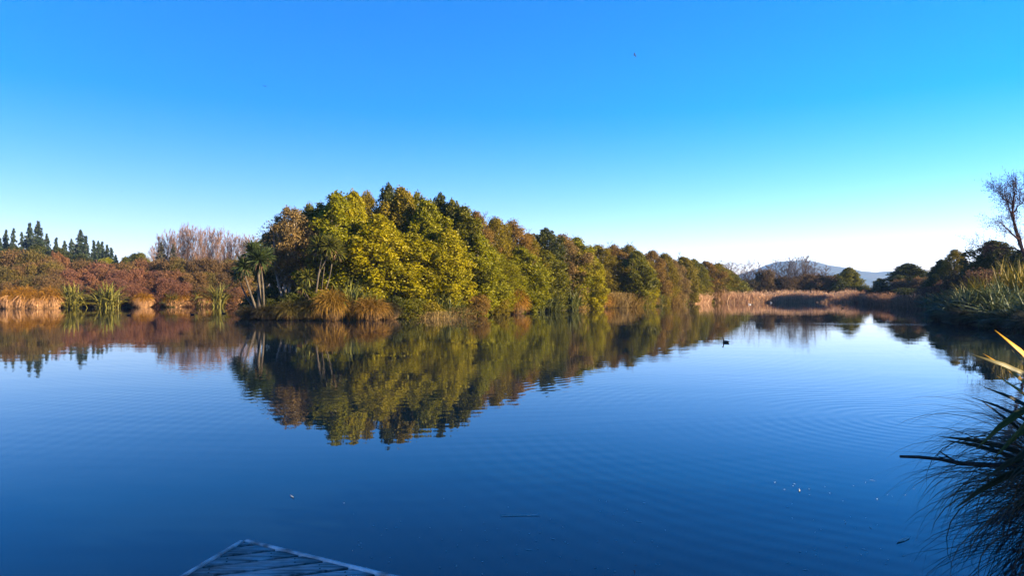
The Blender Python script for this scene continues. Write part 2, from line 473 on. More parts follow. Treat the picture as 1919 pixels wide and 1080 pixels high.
def shrub(seed, leafL, leafW, n_leaf, mounds=16, mat='fine', upright=0.0):
    """mounded shrub, 3 m wide and 3 m tall before scaling, foliage down to the ground"""
    rng = np.random.default_rng(seed)
    tg, cg = Geo(), Geo()
    cs, rs = [], []
    for b in range(mounds):
        u = (b + 0.5) / mounds
        a = b * 2.399 + rng.uniform(-0.4, 0.4)
        z = 0.3 + 2.2 * u
        env = 1.5 * math.sqrt(max(1 - (max(z - 0.6, 0) / 2.4) ** 2, 0.02))
        r = rng.uniform(0.4, 0.95)
        rr = max(env - r * 0.6, 0) * rng.uniform(0.75, 1.05)
        cs.append((math.cos(a) * rr, math.sin(a) * rr, z)); rs.append(r)
    for c, r in zip(cs, rs):
        tube(tg, [(rng.uniform(-0.15, 0.15), rng.uniform(-0.15, 0.15), -0.1), np.array(c) * 0.5 + rng.normal(0, 0.08, 3), c], [0.05, 0.03, 0.01], 4, rng.random(), cap=False)
        k = int(n_leaf / mounds * (r / 0.62) ** 2)
        d = unit(rng.normal(size=(k, 3)))
        rad = r * rng.uniform(0.6, 1.1, (k, 1)) * (1 + 0.2 * np.sin(d[:, :1] * 6 + d[:, 2:] * 5 + seed + r * 20))
        pos = np.array(c) + d * rad * np.array([1, 1, 0.8 + upright])
        pos[:, 2] = np.maximum(pos[:, 2], 0.02)
        leaves(cg, pos, d + np.array([0, 0, 0.3]), leafL, leafW, rng, 0.5, np.clip(rng.random() * 0.4 + rng.random(k) * 0.6, 0, 1))
    return tg.mesh('trunk', M['bark'], True), cg.mesh('crown', M[mat])

SHRUB = [shrub(80 + k, 0.13, 0.06, 17000, 10 + 2 * k) for k in range(4)]
BUSH = [shrub(90 + k, 0.19, 0.11, 7000, 16, 'leaf') for k in range(2)]

def twiggy(seed, n=900, h=1.7):
    """dry thicket of thin stems"""
    rng = np.random.default_rng(seed)
    g = Geo()
    base = np.column_stack([rng.normal(0, 0.7, n), rng.normal(0, 0.5, n), np.zeros(n)])
    az = np.arctan2(base[:, 1], base[:, 0]) + rng.normal(0, 0.8, n)
    blades(g, base, az, rng.uniform(0.7, 1.5, n), rng.uniform(-0.2, 0.9, n), rng.uniform(0.5, 1.15, n) * h, 0.03, rng, 4)
    k = 3500
    pos = np.column_stack([rng.normal(0, 0.9, k), rng.normal(0, 0.6, k), rng.uniform(0.05, 1, k) ** 0.8 * h * 0.95])
    leaves(g, pos, rng.normal(size=(k, 3)), 0.12, 0.04, rng, 0.1)
    return g.mesh('stems', M['twig'])
THICKET = [twiggy(100 + k) for k in range(3)]

def bare_tree(seed, H=10.0, trunk_r=0.13, first=0.22, n1=26, up=0.9, spread=0.32, n2=9, n3=5, twig_w=0.012, stems=1):
    """leafless tree: trunk, limbs and a haze of twigs"""
    rng = np.random.default_rng(seed)
    tg, wg = Geo(), Geo()
    for s in range(stems):
        k = np.linspace(0, 1, 9)
        a0 = rng.uniform(0, 6.28)
        off = 0.0 if stems == 1 else 0.35
        tr = np.column_stack([math.cos(a0) * (off + off * 2.2 * k) + 0.12 * np.sin(k * 5 + seed), math.sin(a0) * (off + off * 2.2 * k) + 0.12 * np.cos(k * 4), k * H * (0.97 if s == 0 else rng.uniform(0.75, 0.95)) - 0.2])
        tube(tg, tr, trunk_r / math.sqrt(stems) * (1 - 0.93 * k), 6, rng.random())
        for b in range(n1 // stems):
            u = first + (0.97 - first) * (b + rng.random()) / (n1 // stems)
            p0 = np.array([np.interp(u, k, tr[:, q]) for q in range(3)])
            az = b * 2.399 + rng.uniform(-0.5, 0.5)
            ln = H * spread * (1 - u * 0.72) * rng.uniform(0.7, 1.2)
            el = up + rng.uniform(-0.2, 0.2)
            h = np.array([math.cos(az), math.sin(az), 0])
            t = np.linspace(0, 1, 5)[:, None]
            br = p0 + ln * t * (h * math.cos(el)) + ln * np.array([0, 0, 1.0]) * (t * math.sin(el) + 0.18 * t ** 2) + 0.03 * ln * np.sin(t * 6 + b) * np.array([-h[1], h[0], 0.3])
            tube(tg, br, trunk_r * 0.33 * (1 - u * 0.6) * (1 - 0.85 * t[:, 0]) + 0.004, 4, rng.random(), cap=False)
            m = n2
            q = rng.uniform(0.2, 1.0, m)
            st = np.array([[np.interp(x, t[:, 0], br[:, c]) for c in range(3)] for x in q])
            az2 = az + rng.normal(0, 1.0, m)
            L2 = ln * rng.uniform(0.25, 0.5, m)
            el2 = np.clip(el + rng.normal(0.05, 0.35, m), -0.3, 1.5)
            blades(wg, st, az2, el2, rng.normal(-0.1, 0.25, m), L2, twig_w * 1.7, rng, 3, taper=0.9)
            d2 = np.column_stack([np.cos(az2) * np.cos(el2), np.sin(az2) * np.cos(el2), np.sin(el2)])
            for j in range(n3):
                x = rng.uniform(0.2, 1.0, m)
                st3 = st + d2 * (L2 * x)[:, None]
                blades(wg, st3, az2 + rng.normal(0, 0.9, m), np.clip(el2 + rng.normal(0, 0.5, m), -0.5, 1.5), rng.normal(0, 0.3, m), L2 * rng.uniform(0.3, 0.6, m), twig_w, rng, 2, taper=0.9)
    return tg.mesh('trunk', M['twig'], True), wg.mesh('twigs', M['twig'])

POPLAR = [bare_tree(200 + k, 10, 0.10, 0.16, 40, 1.0, 0.36, 16, 10, 0.017) for k in range(3)]
ALDER = [bare_tree(210 + k, 10, 0.13, 0.22, 60, 0.8, 0.27, 11, 8, 0.014, stems=2) for k in range(3)]
SCRAWNY = [bare_tree(220, 10, 0.08, 0.45, 22, 0.85, 0.22, 8, 5, 0.022)]

def conifer(seed, H=10.0, W=3.6, levels=30):
    rng = np.random.default_rng(seed)
    tg, cg = Geo(), Geo()
    k = np.linspace(0, 1, 6)
    tube(tg, np.column_stack([0.05 * np.sin(k * 5), 0.05 * np.cos(k * 4), k * H - 0.2]), 0.16 * (1 - 0.93 * k), 6)
    for i in range(levels):
        u = 0.08 + 0.92 * (i + 0.5 + rng.uniform(-0.4, 0.4)) / levels
        nb = 8 if u < 0.8 else 5
        ln0 = W / 2 * (1 - u) ** 0.8 + 0.10
        for b in range(nb):
            az = b / nb * 6.283 + i * 0.9 + rng.uniform(-0.2, 0.2)
            ln = ln0 * rng.uniform(0.5, 1.35)
            h = np.array([math.cos(az), math.sin(az), 0]); s = np.array([-h[1], h[0], 0])
            m = int(10 + 34 * ln)
            t = rng.random(m) ** 0.8
            pos = np.array([0, 0, u * H]) + h * (t * ln)[:, None] + s * (rng.normal(0, 0.16, m) * ln * (1.1 - t))[:, None] + np.array([0, 0, 1.0]) * (0.10 * ln * t ** 2 - 0.35 * t * ln + rng.normal(0, 0.10, m) + rng.uniform(-0.2, 0.2))[:, None]
            leaves(cg, pos, np.tile(h * 0.3 + np.array([0, 0, 1.0]), (m, 1)), 0.34, 0.15, rng, 0.5)
            tube(tg, [(0, 0, u * H), np.array([0, 0, u * H - 0.02 * ln]) + h * ln], [0.03, 0.008], 3, 0.4, cap=False)
    return tg.mesh('trunk', M['bark'], True), cg.mesh('crown', M['needle'])
CONIFER = [conifer(300, W=3.4), conifer(301, W=2.8, levels=26), conifer(302, W=4.2, levels=32)]

def flax(seed, n=150, length=(1.1, 2.0), width=0.065):
    rng = np.random.default_rng(seed)
    g = Geo()
    base = np.column_stack([rng.normal(0, 0.22, n), rng.normal(0, 0.22, n), np.full(n, 0.0)])
    az = rng.uniform(0, 6.283, n)
    e = rng.uniform(0.8, 1.53, n)
    blades(g, base, az, e, rng.uniform(0.0, 1.3, n) + (1.5 - e) * 1.5, rng.uniform(*length, n), width, rng, 7, 0.35, power=2.0)
    m = 25                                                  # old collapsed leaves
    blades(g, np.column_stack([rng.normal(0, 0.3, (m, 2)), np.full(m, 0.1)]), rng.uniform(0, 6.28, m), 0.6, 1.5, rng.uniform(0.9, 1.6, m), width * 0.8, rng, 5, 0.2, tint=1.0)
    return g.mesh('leaves', M['strap'])
FLAX = [flax(400 + k) for k in range(3)]

def tussock(seed, n=2300, h=0.75, r=0.55, blade=0.95, width=0.022):
    """sedge tussock: green-gold top blades arching over a pale skirt of hanging old leaves"""
    rng = np.random.default_rng(seed)
    top, sk = Geo(), Geo()
    a = rng.uniform(0, 6.283, n); rr = r * np.sqrt(rng.random(n)) * 0.95
    base = np.column_stack([np.cos(a) * rr, np.sin(a) * rr, h * (1 - 0.35 * (rr / r) ** 2)])
    blades(top, base, a + rng.normal(0, 0.85, n), 1.45 - 1.25 * rr / r + rng.normal(0, 0.2, n), rng.uniform(1.3, 2.7, n), rng.uniform(0.4, 1.45, n) * blade, width, rng, 5, tint=rng.uniform(0.1, 0.9, n), tip_tint=0.9)
    m = int(n * 0.8)
    a = rng.uniform(0, 6.283, m)
    rr = r * rng.uniform(0.8, 1.05, m) * (1 + 0.12 * np.sin(a * 5 + seed))
    zt = h * rng.uniform(0.35, 1.0, m)
    blades(sk, np.column_stack([np.cos(a) * rr, np.sin(a) * rr, zt]), a + rng.normal(0, 0.4, m), rng.uniform(-1.2, -0.2, m), rng.uniform(0.2, 1.0, m), zt * rng.uniform(0.8, 1.1, m), width * 1.3, rng, 3)
    ang = np.linspace(0, 6.283, 15)[:-1]
    ring = []
    for z, f in ((-0.35, 0.85), (0.0, 0.92), (h * 0.5, 0.9), (h * 0.85, 0.6)):
        ring.append(np.column_stack([np.cos(ang) * r * f, np.sin(ang) * r * f, np.full(14, z)]))
    idx = np.arange(56).reshape(4, 14)
    q = np.stack([idx[:-1], np.roll(idx[:-1], -1, 1), np.roll(idx[1:], -1, 1), idx[1:]], -1).reshape(-1, 4)
    sk.add(np.concatenate(ring), q, [(42, 42 + j, 43 + j) for j in range(1, 13)], 0.0)
    return top.mesh('blades', M['tussock']), sk.mesh('skirt', M['reed'])
TUSSOCK = [tussock(500 + k) for k in range(3)]
MOP = [tussock(510 + k, 1700, 0.85, 0.6, 0.62) for k in range(3)]             # short mop on a tall pale skirt

# ------------------------------------------------------------------ placing
PR = random.Random(5)
def plant(name, parts, loc, w, h, label, cat, group, colors, base_w, base_h, rz=None, depth=1.0, names=('trunk', 'crown'), tilt=0.0):
    o = empty(name, loc, PR.uniform(0, 6.28) if rz is None else rz, (w / base_w, w / base_w * depth, h / base_h))
    if tilt: o.rotation_euler[1] = tilt
    for me, nm, c in zip(parts, names, colors):
        link(nm, me, o, c)
    return tag(o, label, cat, group)

BRIGHT, LIME = (0.245, 0.212, 0.004), (0.185, 0.178, 0.005)
OLIVE, GREEN, DARK = (0.165, 0.130, 0.010), (0.120, 0.115, 0.009), (0.055, 0.062, 0.012)
BROWN, TAN = (0.175, 0.108, 0.026), (0.195, 0.135, 0.055)
NOC = (1, 1, 1)
CNAME = {BRIGHT: 'bright yellow-green', LIME: 'lime green', OLIVE: 'olive green', GREEN: 'mid green', DARK: 'dark green', BROWN: 'brown-leaved', TAN: 'tan-brown'}

# trees of the wooded point: photo column, distance, top row, width (m), shape, colour
POINT = [
 (508, 52, 436, 2.6, TUFT[0], DARK), (545, 49.5, 386, 3.9, OPEN[0], TAN), (522, 54, 420, 3.0, OPEN[1], BROWN), (578, 53, 385, 3.0, FINE[0], OLIVE),
 (632, 50.5, 365, 4.4, BIG[0], LIME), (598, 53, 380, 3.0, TUFT[1], GREEN), (662, 52, 362, 3.6, BIG[1], BRIGHT), (688, 55, 357, 3.4, FINE[1], OLIVE), (712, 49.5, 405, 4.6, BIG[2], BRIGHT),
 (728, 57, 349, 2.6, TUFT[0], DARK), (752, 55, 353, 3.4, BIG[3], OLIVE), (782, 57, 360, 2.6, TUFT[1], GREEN), (768, 50.5, 440, 4.2, BIG[0], BRIGHT),
 (800, 54, 378, 3.6, BIG[1], LIME), (826, 58, 367, 2.8, TUFT[0], DARK), (848, 57, 374, 2.6, TUFT[1], GREEN), (838, 52, 430, 4.0, BIG[2], BRIGHT), (868, 56, 388, 4.0, BIG[3], GREEN),
 (893, 60, 397, 3.6, FINE[2], BROWN), (895, 55, 440, 4.0, BIG[0], LIME), (928, 62, 408, 4.4, FINE[3], OLIVE), (925, 58, 470, 4.0, FINE[1], LIME), (960, 65, 415, 4.4, FINE[0], BROWN),
 (975, 62, 465, 4.2, BIG[1], LIME), (990, 67, 436, 4.0, FINE[1], OLIVE), (1022, 70, 431, 4.0, TUFT[0], DARK), (1020, 67, 470, 4.4, BIG[2], GREEN),
 (1052, 72, 440, 5.0, FINE[2], TAN), (1080, 74, 446, 4.4, BIG[3], LIME), (1096, 72.5, 470, 3.6, BIG[0], BRIGHT), (1120, 81, 459, 4.6, FINE[3], OLIVE),
 (1150, 84, 460, 4.8, FINE[0], BROWN), (1178, 85, 458, 4.6, FINE[1], OLIVE), (1192, 82, 472, 4.4, BIG[1], GREEN), (1206, 83.5, 490, 3.4, BIG[2], BRIGHT), (1222, 92, 470, 4.8, FINE[2], BROWN),
 (1245, 95, 475, 4.6, FINE[3], OLIVE), (1262, 97, 488, 4.4, FINE[0], TAN), (1280, 101, 482, 4.6, BIG[3], OLIVE), (1300, 106, 485, 5.0, FINE[1], GREEN), (1322, 110, 490, 5.0, FINE[2], BROWN),
 (1345, 113, 495, 5.4, BIG[0], OLIVE), (1362, 114, 506, 4.6, BIG[1], GREEN),
]
POINT.sort(key=lambda t: t[0])
for i, (px, d, py, w, parts, c) in enumerate(POINT):
    p = at(px, py, d)
    z0 = gz(p) - 0.05
    form = 'high-crowned tree' if parts in TUFT or parts in OPEN else ('fine-leaved tree' if parts in FINE else 'broadleaf tree')
    where = 'near end' if px < 760 else ('middle' if px < 1060 else 'far end')
    half = [q for q in POINT if ('near end' if q[0] < 760 else ('middle' if q[0] < 1060 else 'far end')) == where]
    k = half.index((px, d, py, w, parts, c))
    plant('lakeside_tree', parts, (p.x, p.y, z0), w * 1.38, p.z - z0, f'{CNAME[c]} {form}, {ordinal(k)} from left at the {where} of the point',
          'tree', 'trees on the wooded point', (NOC, c), 4.0, 8.0)
for i, (px, d, py) in enumerate([(908, 66, 392), (1272, 108, 470), (1143, 90, 449), (985, 70, 424), (1078, 80, 437), (1182, 92, 449)]):
    p = at(px, py, d)
    plant('bare_sapling', SCRAWNY[0], (p.x, p.y, gz(p)), 3.2, p.z - gz(p), ['leafless sapling poking above the middle of the wooded point', 'leafless pale tree rising behind the far end of the wooded point', 'small bare sapling tip above the trees at the far half', 'thin bare twigs above the dip in the middle of the point', 'bare twig tips beside the tan-brown tree of the point', 'bare twig tips above the dark tree towards the far end'][i],
          'tree', 'bare saplings above the wooded point', ((0.14, 0.11, 0.09), (0.14, 0.11, 0.09)), 4.0, 10.0, names=('trunk', 'twigs'))

# understorey along the point's shore: photo column, distance, top row, width, kind, colour
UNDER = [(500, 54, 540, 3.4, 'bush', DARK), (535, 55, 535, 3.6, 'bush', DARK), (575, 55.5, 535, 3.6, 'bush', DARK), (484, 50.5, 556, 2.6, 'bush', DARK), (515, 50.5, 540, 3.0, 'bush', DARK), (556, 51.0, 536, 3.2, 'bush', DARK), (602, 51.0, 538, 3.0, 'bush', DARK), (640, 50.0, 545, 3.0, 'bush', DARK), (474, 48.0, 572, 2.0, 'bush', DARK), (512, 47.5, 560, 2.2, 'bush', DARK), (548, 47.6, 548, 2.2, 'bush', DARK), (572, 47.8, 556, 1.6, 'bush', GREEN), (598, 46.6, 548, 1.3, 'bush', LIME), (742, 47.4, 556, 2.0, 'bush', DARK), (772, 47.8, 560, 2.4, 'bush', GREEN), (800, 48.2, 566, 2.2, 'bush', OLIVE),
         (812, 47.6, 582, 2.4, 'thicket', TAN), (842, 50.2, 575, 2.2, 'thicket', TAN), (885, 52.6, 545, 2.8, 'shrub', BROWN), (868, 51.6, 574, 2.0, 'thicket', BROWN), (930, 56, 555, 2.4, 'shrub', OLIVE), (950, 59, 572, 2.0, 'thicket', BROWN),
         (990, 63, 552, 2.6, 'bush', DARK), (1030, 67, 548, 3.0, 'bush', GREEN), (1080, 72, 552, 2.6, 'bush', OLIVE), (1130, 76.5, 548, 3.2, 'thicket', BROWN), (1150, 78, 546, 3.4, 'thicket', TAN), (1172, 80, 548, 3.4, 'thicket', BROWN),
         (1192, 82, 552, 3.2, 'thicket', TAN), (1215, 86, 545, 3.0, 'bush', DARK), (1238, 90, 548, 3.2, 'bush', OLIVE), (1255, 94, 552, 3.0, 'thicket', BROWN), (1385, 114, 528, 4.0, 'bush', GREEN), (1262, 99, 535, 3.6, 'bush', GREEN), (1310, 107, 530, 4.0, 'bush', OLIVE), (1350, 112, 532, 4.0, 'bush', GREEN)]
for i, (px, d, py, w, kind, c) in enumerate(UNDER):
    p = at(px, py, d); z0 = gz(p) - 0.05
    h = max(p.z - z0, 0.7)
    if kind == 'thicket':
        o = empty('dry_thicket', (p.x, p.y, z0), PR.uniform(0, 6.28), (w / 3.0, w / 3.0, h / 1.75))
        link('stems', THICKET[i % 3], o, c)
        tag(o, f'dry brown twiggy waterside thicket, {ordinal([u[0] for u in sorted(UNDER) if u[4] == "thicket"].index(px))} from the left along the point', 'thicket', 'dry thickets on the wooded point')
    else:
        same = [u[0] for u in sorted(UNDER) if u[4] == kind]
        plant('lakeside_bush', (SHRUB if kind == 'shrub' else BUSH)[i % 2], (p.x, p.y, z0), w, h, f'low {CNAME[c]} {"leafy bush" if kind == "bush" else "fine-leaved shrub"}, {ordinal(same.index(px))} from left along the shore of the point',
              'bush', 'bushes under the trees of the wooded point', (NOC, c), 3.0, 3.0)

# flax and tussocks of the point
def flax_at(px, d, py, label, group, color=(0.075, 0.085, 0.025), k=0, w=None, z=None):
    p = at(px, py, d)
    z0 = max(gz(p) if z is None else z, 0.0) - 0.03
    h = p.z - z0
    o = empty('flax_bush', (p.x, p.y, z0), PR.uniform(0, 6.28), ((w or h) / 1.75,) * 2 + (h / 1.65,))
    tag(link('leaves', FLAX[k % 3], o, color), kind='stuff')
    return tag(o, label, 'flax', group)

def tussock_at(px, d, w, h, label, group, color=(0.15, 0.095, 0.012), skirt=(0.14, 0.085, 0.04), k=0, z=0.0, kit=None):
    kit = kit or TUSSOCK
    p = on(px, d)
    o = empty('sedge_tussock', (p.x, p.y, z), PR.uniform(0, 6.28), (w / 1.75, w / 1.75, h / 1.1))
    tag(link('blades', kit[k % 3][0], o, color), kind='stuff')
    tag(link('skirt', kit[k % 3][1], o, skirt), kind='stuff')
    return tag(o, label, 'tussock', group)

for k, (px, d, py, lab) in enumerate([
    (655, 46.0, 526, 'large green flax bush with upright blades beside the orange tussock'),
    (690, 45.9, 550, 'drooping pale flax leaves hanging over the water beside the bright broadleaf trees'),
    (832, 49.6, 545, 'sparse upright flax at the water edge below the middle trees'),
    (858, 50.6, 566, 'low arching flax leaning over the bank below the middle trees'),
    (938, 57.0, 560, 'pale flax just before the round orange tussock'),
    (1008, 62.5, 540, 'tall flax bush just past the round orange tussock'),
    (1035, 65.0, 546, 'middle flax bush of the three past the round orange tussock'),
    (1072, 68.5, 540, 'flax bush with pale upright blades just before the small orange tussock'),
    (1232, 88.0, 548, 'small flax at the far end of the wooded point beside the reeds')]):
    flax_at(px, d, py, lab, 'flax bushes on the wooded point', k=k, w=2.1 if k else 2.5)
SHADED = (0.030, 0.026, 0.010)  # shade at the near end of the point put into the sedge colours
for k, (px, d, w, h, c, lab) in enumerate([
    (468, 46.3, 1.4, 0.7, SHADED, 'dark shaded tussock at the foot of the left cabbage tree'),
    (505, 45.5, 1.6, 0.75, SHADED, 'dark shaded tussock, second along the near end of the wooded point'),
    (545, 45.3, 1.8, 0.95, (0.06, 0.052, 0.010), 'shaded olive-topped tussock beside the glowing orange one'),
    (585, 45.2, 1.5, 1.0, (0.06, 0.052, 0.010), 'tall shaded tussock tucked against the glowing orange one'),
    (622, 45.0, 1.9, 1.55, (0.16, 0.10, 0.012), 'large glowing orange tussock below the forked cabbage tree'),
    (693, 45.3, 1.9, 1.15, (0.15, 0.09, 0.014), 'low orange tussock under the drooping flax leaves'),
    (728, 46.2, 1.3, 0.9, SHADED, 'small dull tussock under the bright broadleaf trees'),
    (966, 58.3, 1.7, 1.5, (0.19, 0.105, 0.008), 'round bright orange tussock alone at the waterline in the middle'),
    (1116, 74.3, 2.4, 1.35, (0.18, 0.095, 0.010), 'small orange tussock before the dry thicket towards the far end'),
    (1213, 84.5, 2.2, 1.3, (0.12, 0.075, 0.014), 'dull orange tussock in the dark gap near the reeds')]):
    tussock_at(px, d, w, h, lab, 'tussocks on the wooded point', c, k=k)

# cabbage trees
def head_leaves(g, c, L, n, rng):
    d = unit(rng.normal(size=(n, 3)) + np.array([0, 0, 0.35]))
    az = np.arctan2(d[:, 1], d[:, 0]); el = np.arcsin(np.clip(d[:, 2], -1, 1))
    n0 = n
    blades(g, np.tile(np.array(c), (n, 1)) + d * 0.06, az, el, rng.uniform(0.1, 0.9, n), L * rng.uniform(0.75, 1.12, n), 0.065, rng, 4, 0.3)

def cabbage_tree(base, limbs, heads, seed, color, label):
    rng = np.random.default_rng(seed)
    b = Vector(base)
    root = empty('cabbage_tree', b)
    for pts, r0, r1 in limbs:
        g = Geo()
        pts = [Vector(p) - b for p in pts]
        fine = [pts[0].lerp(pts[1], t) if len(pts) == 2 else (pts[0] * (1 - t) ** 2 + pts[1] * 2 * t * (1 - t) + pts[2] * t * t) for t in np.linspace(0, 1, 8)]
        tube(g, fine, np.linspace(r0, r1, 8) * 0.8, 8, 0.5)
        g.build('trunk', M['dull_bark'], root, True)
    for c, L, n in heads:
        c = Vector(c) - b
        g = Geo(); head_leaves(g, c, L, int(n * 2.0), rng)
        h = tag(g.build('leaf_head', M['strap'], root), kind='stuff'); h.color = (*color, 1)
        s = Geo()
        m = 60
        a = rng.uniform(0, 6.28, m)
        blades(s, np.tile(np.array(c) - np.array([0, 0, 0.08]), (m, 1)), a, rng.uniform(-1.1, -0.2, m), rng.uniform(0.3, 1.0, m), L * rng.uniform(0.5, 0.95, m), 0.045, rng, 3)
        d = tag(s.build('dead_leaves', M['reed'], root), kind='stuff'); d.color = (0.20, 0.13, 0.075, 1)
    return tag(root, label, 'cabbage tree', 'cabbage trees on the wooded point')

D1 = 46.2
cabbage_tree(at(486, 588, D1), [([at(487, 590, D1), at(486, 545, D1), at(484, 498, D1)], 0.20, 0.09), ([at(483, 586, D1), at(470, 555, D1), at(457, 510, D1 - .4)], 0.12, 0.07),
             ([at(481, 584, D1), at(458, 556, D1 + .5), at(447, 520, D1 + .5)], 0.10, 0.06), ([at(494, 584, D1), at(496, 555, D1 - .3), at(489, 500, D1 - .3)], 0.10, 0.06), ([at(484, 500, D1), at(478, 488, D1), at(474, 478, D1 + .3)], 0.09, 0.06)],
             [(at(486, 488, D1 - .2), 1.0, 150), (at(474, 472, D1 + .3), 0.95, 130), (at(458, 500, D1 - .4), 0.9, 130), (at(445, 515, D1 + .5), 0.7, 90), (at(497, 480, D1 + .6), 0.85, 100)],
             600, (0.034, 0.052, 0.022), 'dark many-headed cabbage tree standing at the near tip of the point')  # leaf colour darkened for the shade this tree stands in
D2 = 47.0
cabbage_tree(at(594, 548, D2), [([at(592, 556, D2), at(594, 530, D2), at(603, 484, D2)], 0.09, 0.06), ([at(595, 520, D2), at(602, 500, D2), at(618, 476, D2 - .2)], 0.07, 0.05), ([at(601, 556, D2 + .3), at(604, 525, D2 + .3), at(611, 482, D2 + .3)], 0.07, 0.045),
             ([at(606, 554, D2 + .2), at(616, 535, D2), at(622, 495, D2)], 0.06, 0.04)],
             [(at(598, 464, D2), 0.95, 150), (at(618, 462, D2 - .3), 0.95, 160), (at(632, 474, D2 - .1), 0.8, 120)],
             601, (0.085, 0.090, 0.020), 'forked cabbage tree with shaggy yellow-green heads above the orange tussock')
D3 = 47.4
cabbage_tree(at(572, 566, D3), [([at(571, 568, D3), at(573, 545, D3), at(577, 528, D3)], 0.06, 0.045), ([at(582, 568, D3 + .2), at(578, 556, D3), at(570, 545, D3)], 0.05, 0.04)],
             [(at(577, 520, D3), 0.72, 100), (at(568, 540, D3), 0.6, 70)], 602, (0.085, 0.090, 0.020), 'short young cabbage tree between the two large cabbage trees')

# ------------------------------------------------------------------ left bank
MAUVE, RUST, UMBER, MOSS = (0.145, 0.068, 0.048), (0.150, 0.075, 0.042), (0.120, 0.075, 0.034), (0.105, 0.082, 0.024)
SNAME = {MAUVE: 'mauve-brown', RUST: 'rust-brown', UMBER: 'umber', MOSS: 'mossy olive-brown'}
ROWS = {
 'back': (94, [(4, 468, 5.2, MOSS), (36, 461, 5.4, UMBER), (64, 467, 5.0, MOSS), (88, 478, 4.6, UMBER), (111, 469, 2.8, RUST), (135, 486, 4.4, RUST), (160, 484, 4.2, UMBER), (186, 487, 4.6, MAUVE), (212, 492, 4.2, RUST),
               (240, 486, 4.4, UMBER), (270, 483, 4.4, RUST), (300, 482, 4.2, UMBER), (322, 479, 4.0, UMBER), (346, 478, 4.4, MOSS), (372, 480, 4.2, UMBER), (398, 480, 4.4, UMBER), (424, 482, 4.4, MOSS), (450, 484, 4.4, UMBER), (474, 488, 4.4, MOSS)]),
 'middle': (85, [(-6, 498, 4.4, MOSS), (22, 494, 4.2, MOSS), (52, 488, 4.4, UMBER), (84, 484, 4.4, MOSS), (108, 500, 3.6, UMBER), (128, 502, 3.6, MAUVE), (152, 500, 3.4, RUST), (174, 503, 3.6, MAUVE), (200, 498, 3.6, RUST), (224, 503, 3.6, MAUVE),
                 (250, 501, 3.6, MAUVE), (274, 504, 3.4, RUST), (298, 506, 3.4, MAUVE), (320, 503, 3.4, RUST), (342, 508, 3.4, UMBER), (366, 505, 3.8, UMBER), (394, 508, 3.8, MOSS), (422, 508, 3.8, UMBER), (450, 512, 3.8, UMBER)]),
 'front': (81, [(30, 520, 3.6, UMBER), (66, 514, 3.6, MOSS), (92, 512, 3.4, UMBER), (150, 522, 3.2, MAUVE), (186, 520, 3.2, RUST), (216, 520, 3.2, MAUVE), (240, 528, 3.2, MAUVE), (262, 536, 3.0, MAUVE), (286, 538, 3.0, MAUVE),
                (312, 518, 3.2, MAUVE), (336, 526, 3.2, MAUVE), (358, 538, 3.0, RUST), (388, 530, 3.2, UMBER), (440, 536, 3.0, RUST)])}
for row, (d, items) in ROWS.items():
    for i, (px, py, w, c) in enumerate(items):
        dd = d - (px / 480.0 - 0.5) * -5 + PR.uniform(-1, 1)
        if row == 'front' : dd = 77.5 + px / 480.0 * 6.5
        p = at(px, py, dd); z0 = gz(p) - 0.05
        plant('twiggy_shrub', SHRUB[(i + len(row)) % 4], (p.x, p.y, z0), w, p.z - z0, f'{SNAME[c]} twiggy shrub, {ordinal(i)} from the left in the {row} row on the left bank', 'shrub', 'twiggy shrubs on the left bank', (NOC, c), 3.0, 3.1)
GOLD, STRAW = (0.19, 0.10, 0.006), (0.40, 0.24, 0.13)
LT = [(-8, 73.6, 2.2, 1.9), (22, 73.8, 2.2, 2.0), (46, 74.2, 2.2, 2.05), (70, 74.6, 2.2, 2.0), (96, 75.2, 2.4, 2.1), (268, 79.2, 1.8, 1.6), (326, 81.0, 2.2, 1.5), (346, 81.6, 2.2, 1.5), (388, 82.6, 2.4, 1.7), (440, 83.6, 2.2, 1.5), (462, 84.0, 2.4, 1.6)]
for i, (px, d, w, h) in enumerate(LT):
    if px < 100: lab = f'golden tussock with pale straw skirt, {ordinal(i)} of five massed at the far left'
    else: lab = ['golden tussock tucked between mauve shrubs and water', 'golden tussock just past the small dark flax on the left bank', 'golden tussock between the two small flax bushes on the left bank', 'golden tussock just before the large spiky flax near the cabbage tree',
                 'orange tussock just past the large spiky flax near the cabbage tree', 'orange tussock directly behind the dark cabbage tree'][i - 5]
    tussock_at(px, d, w * PR.uniform(0.9, 1.2), h * PR.uniform(0.8, 1.12), lab, 'golden tussocks on the left bank', GOLD, STRAW, k=i, kit=MOP)
PALE = (0.120, 0.115, 0.032)
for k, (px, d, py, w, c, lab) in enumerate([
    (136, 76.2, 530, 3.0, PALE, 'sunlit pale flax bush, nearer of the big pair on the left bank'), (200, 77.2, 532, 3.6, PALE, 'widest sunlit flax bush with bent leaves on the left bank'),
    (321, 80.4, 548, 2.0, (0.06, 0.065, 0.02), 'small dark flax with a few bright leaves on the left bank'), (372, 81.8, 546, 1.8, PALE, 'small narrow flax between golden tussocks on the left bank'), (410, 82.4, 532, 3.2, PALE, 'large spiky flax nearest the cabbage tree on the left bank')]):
    flax_at(px, d, py, lab, 'flax bushes on the left bank', c, k, w)

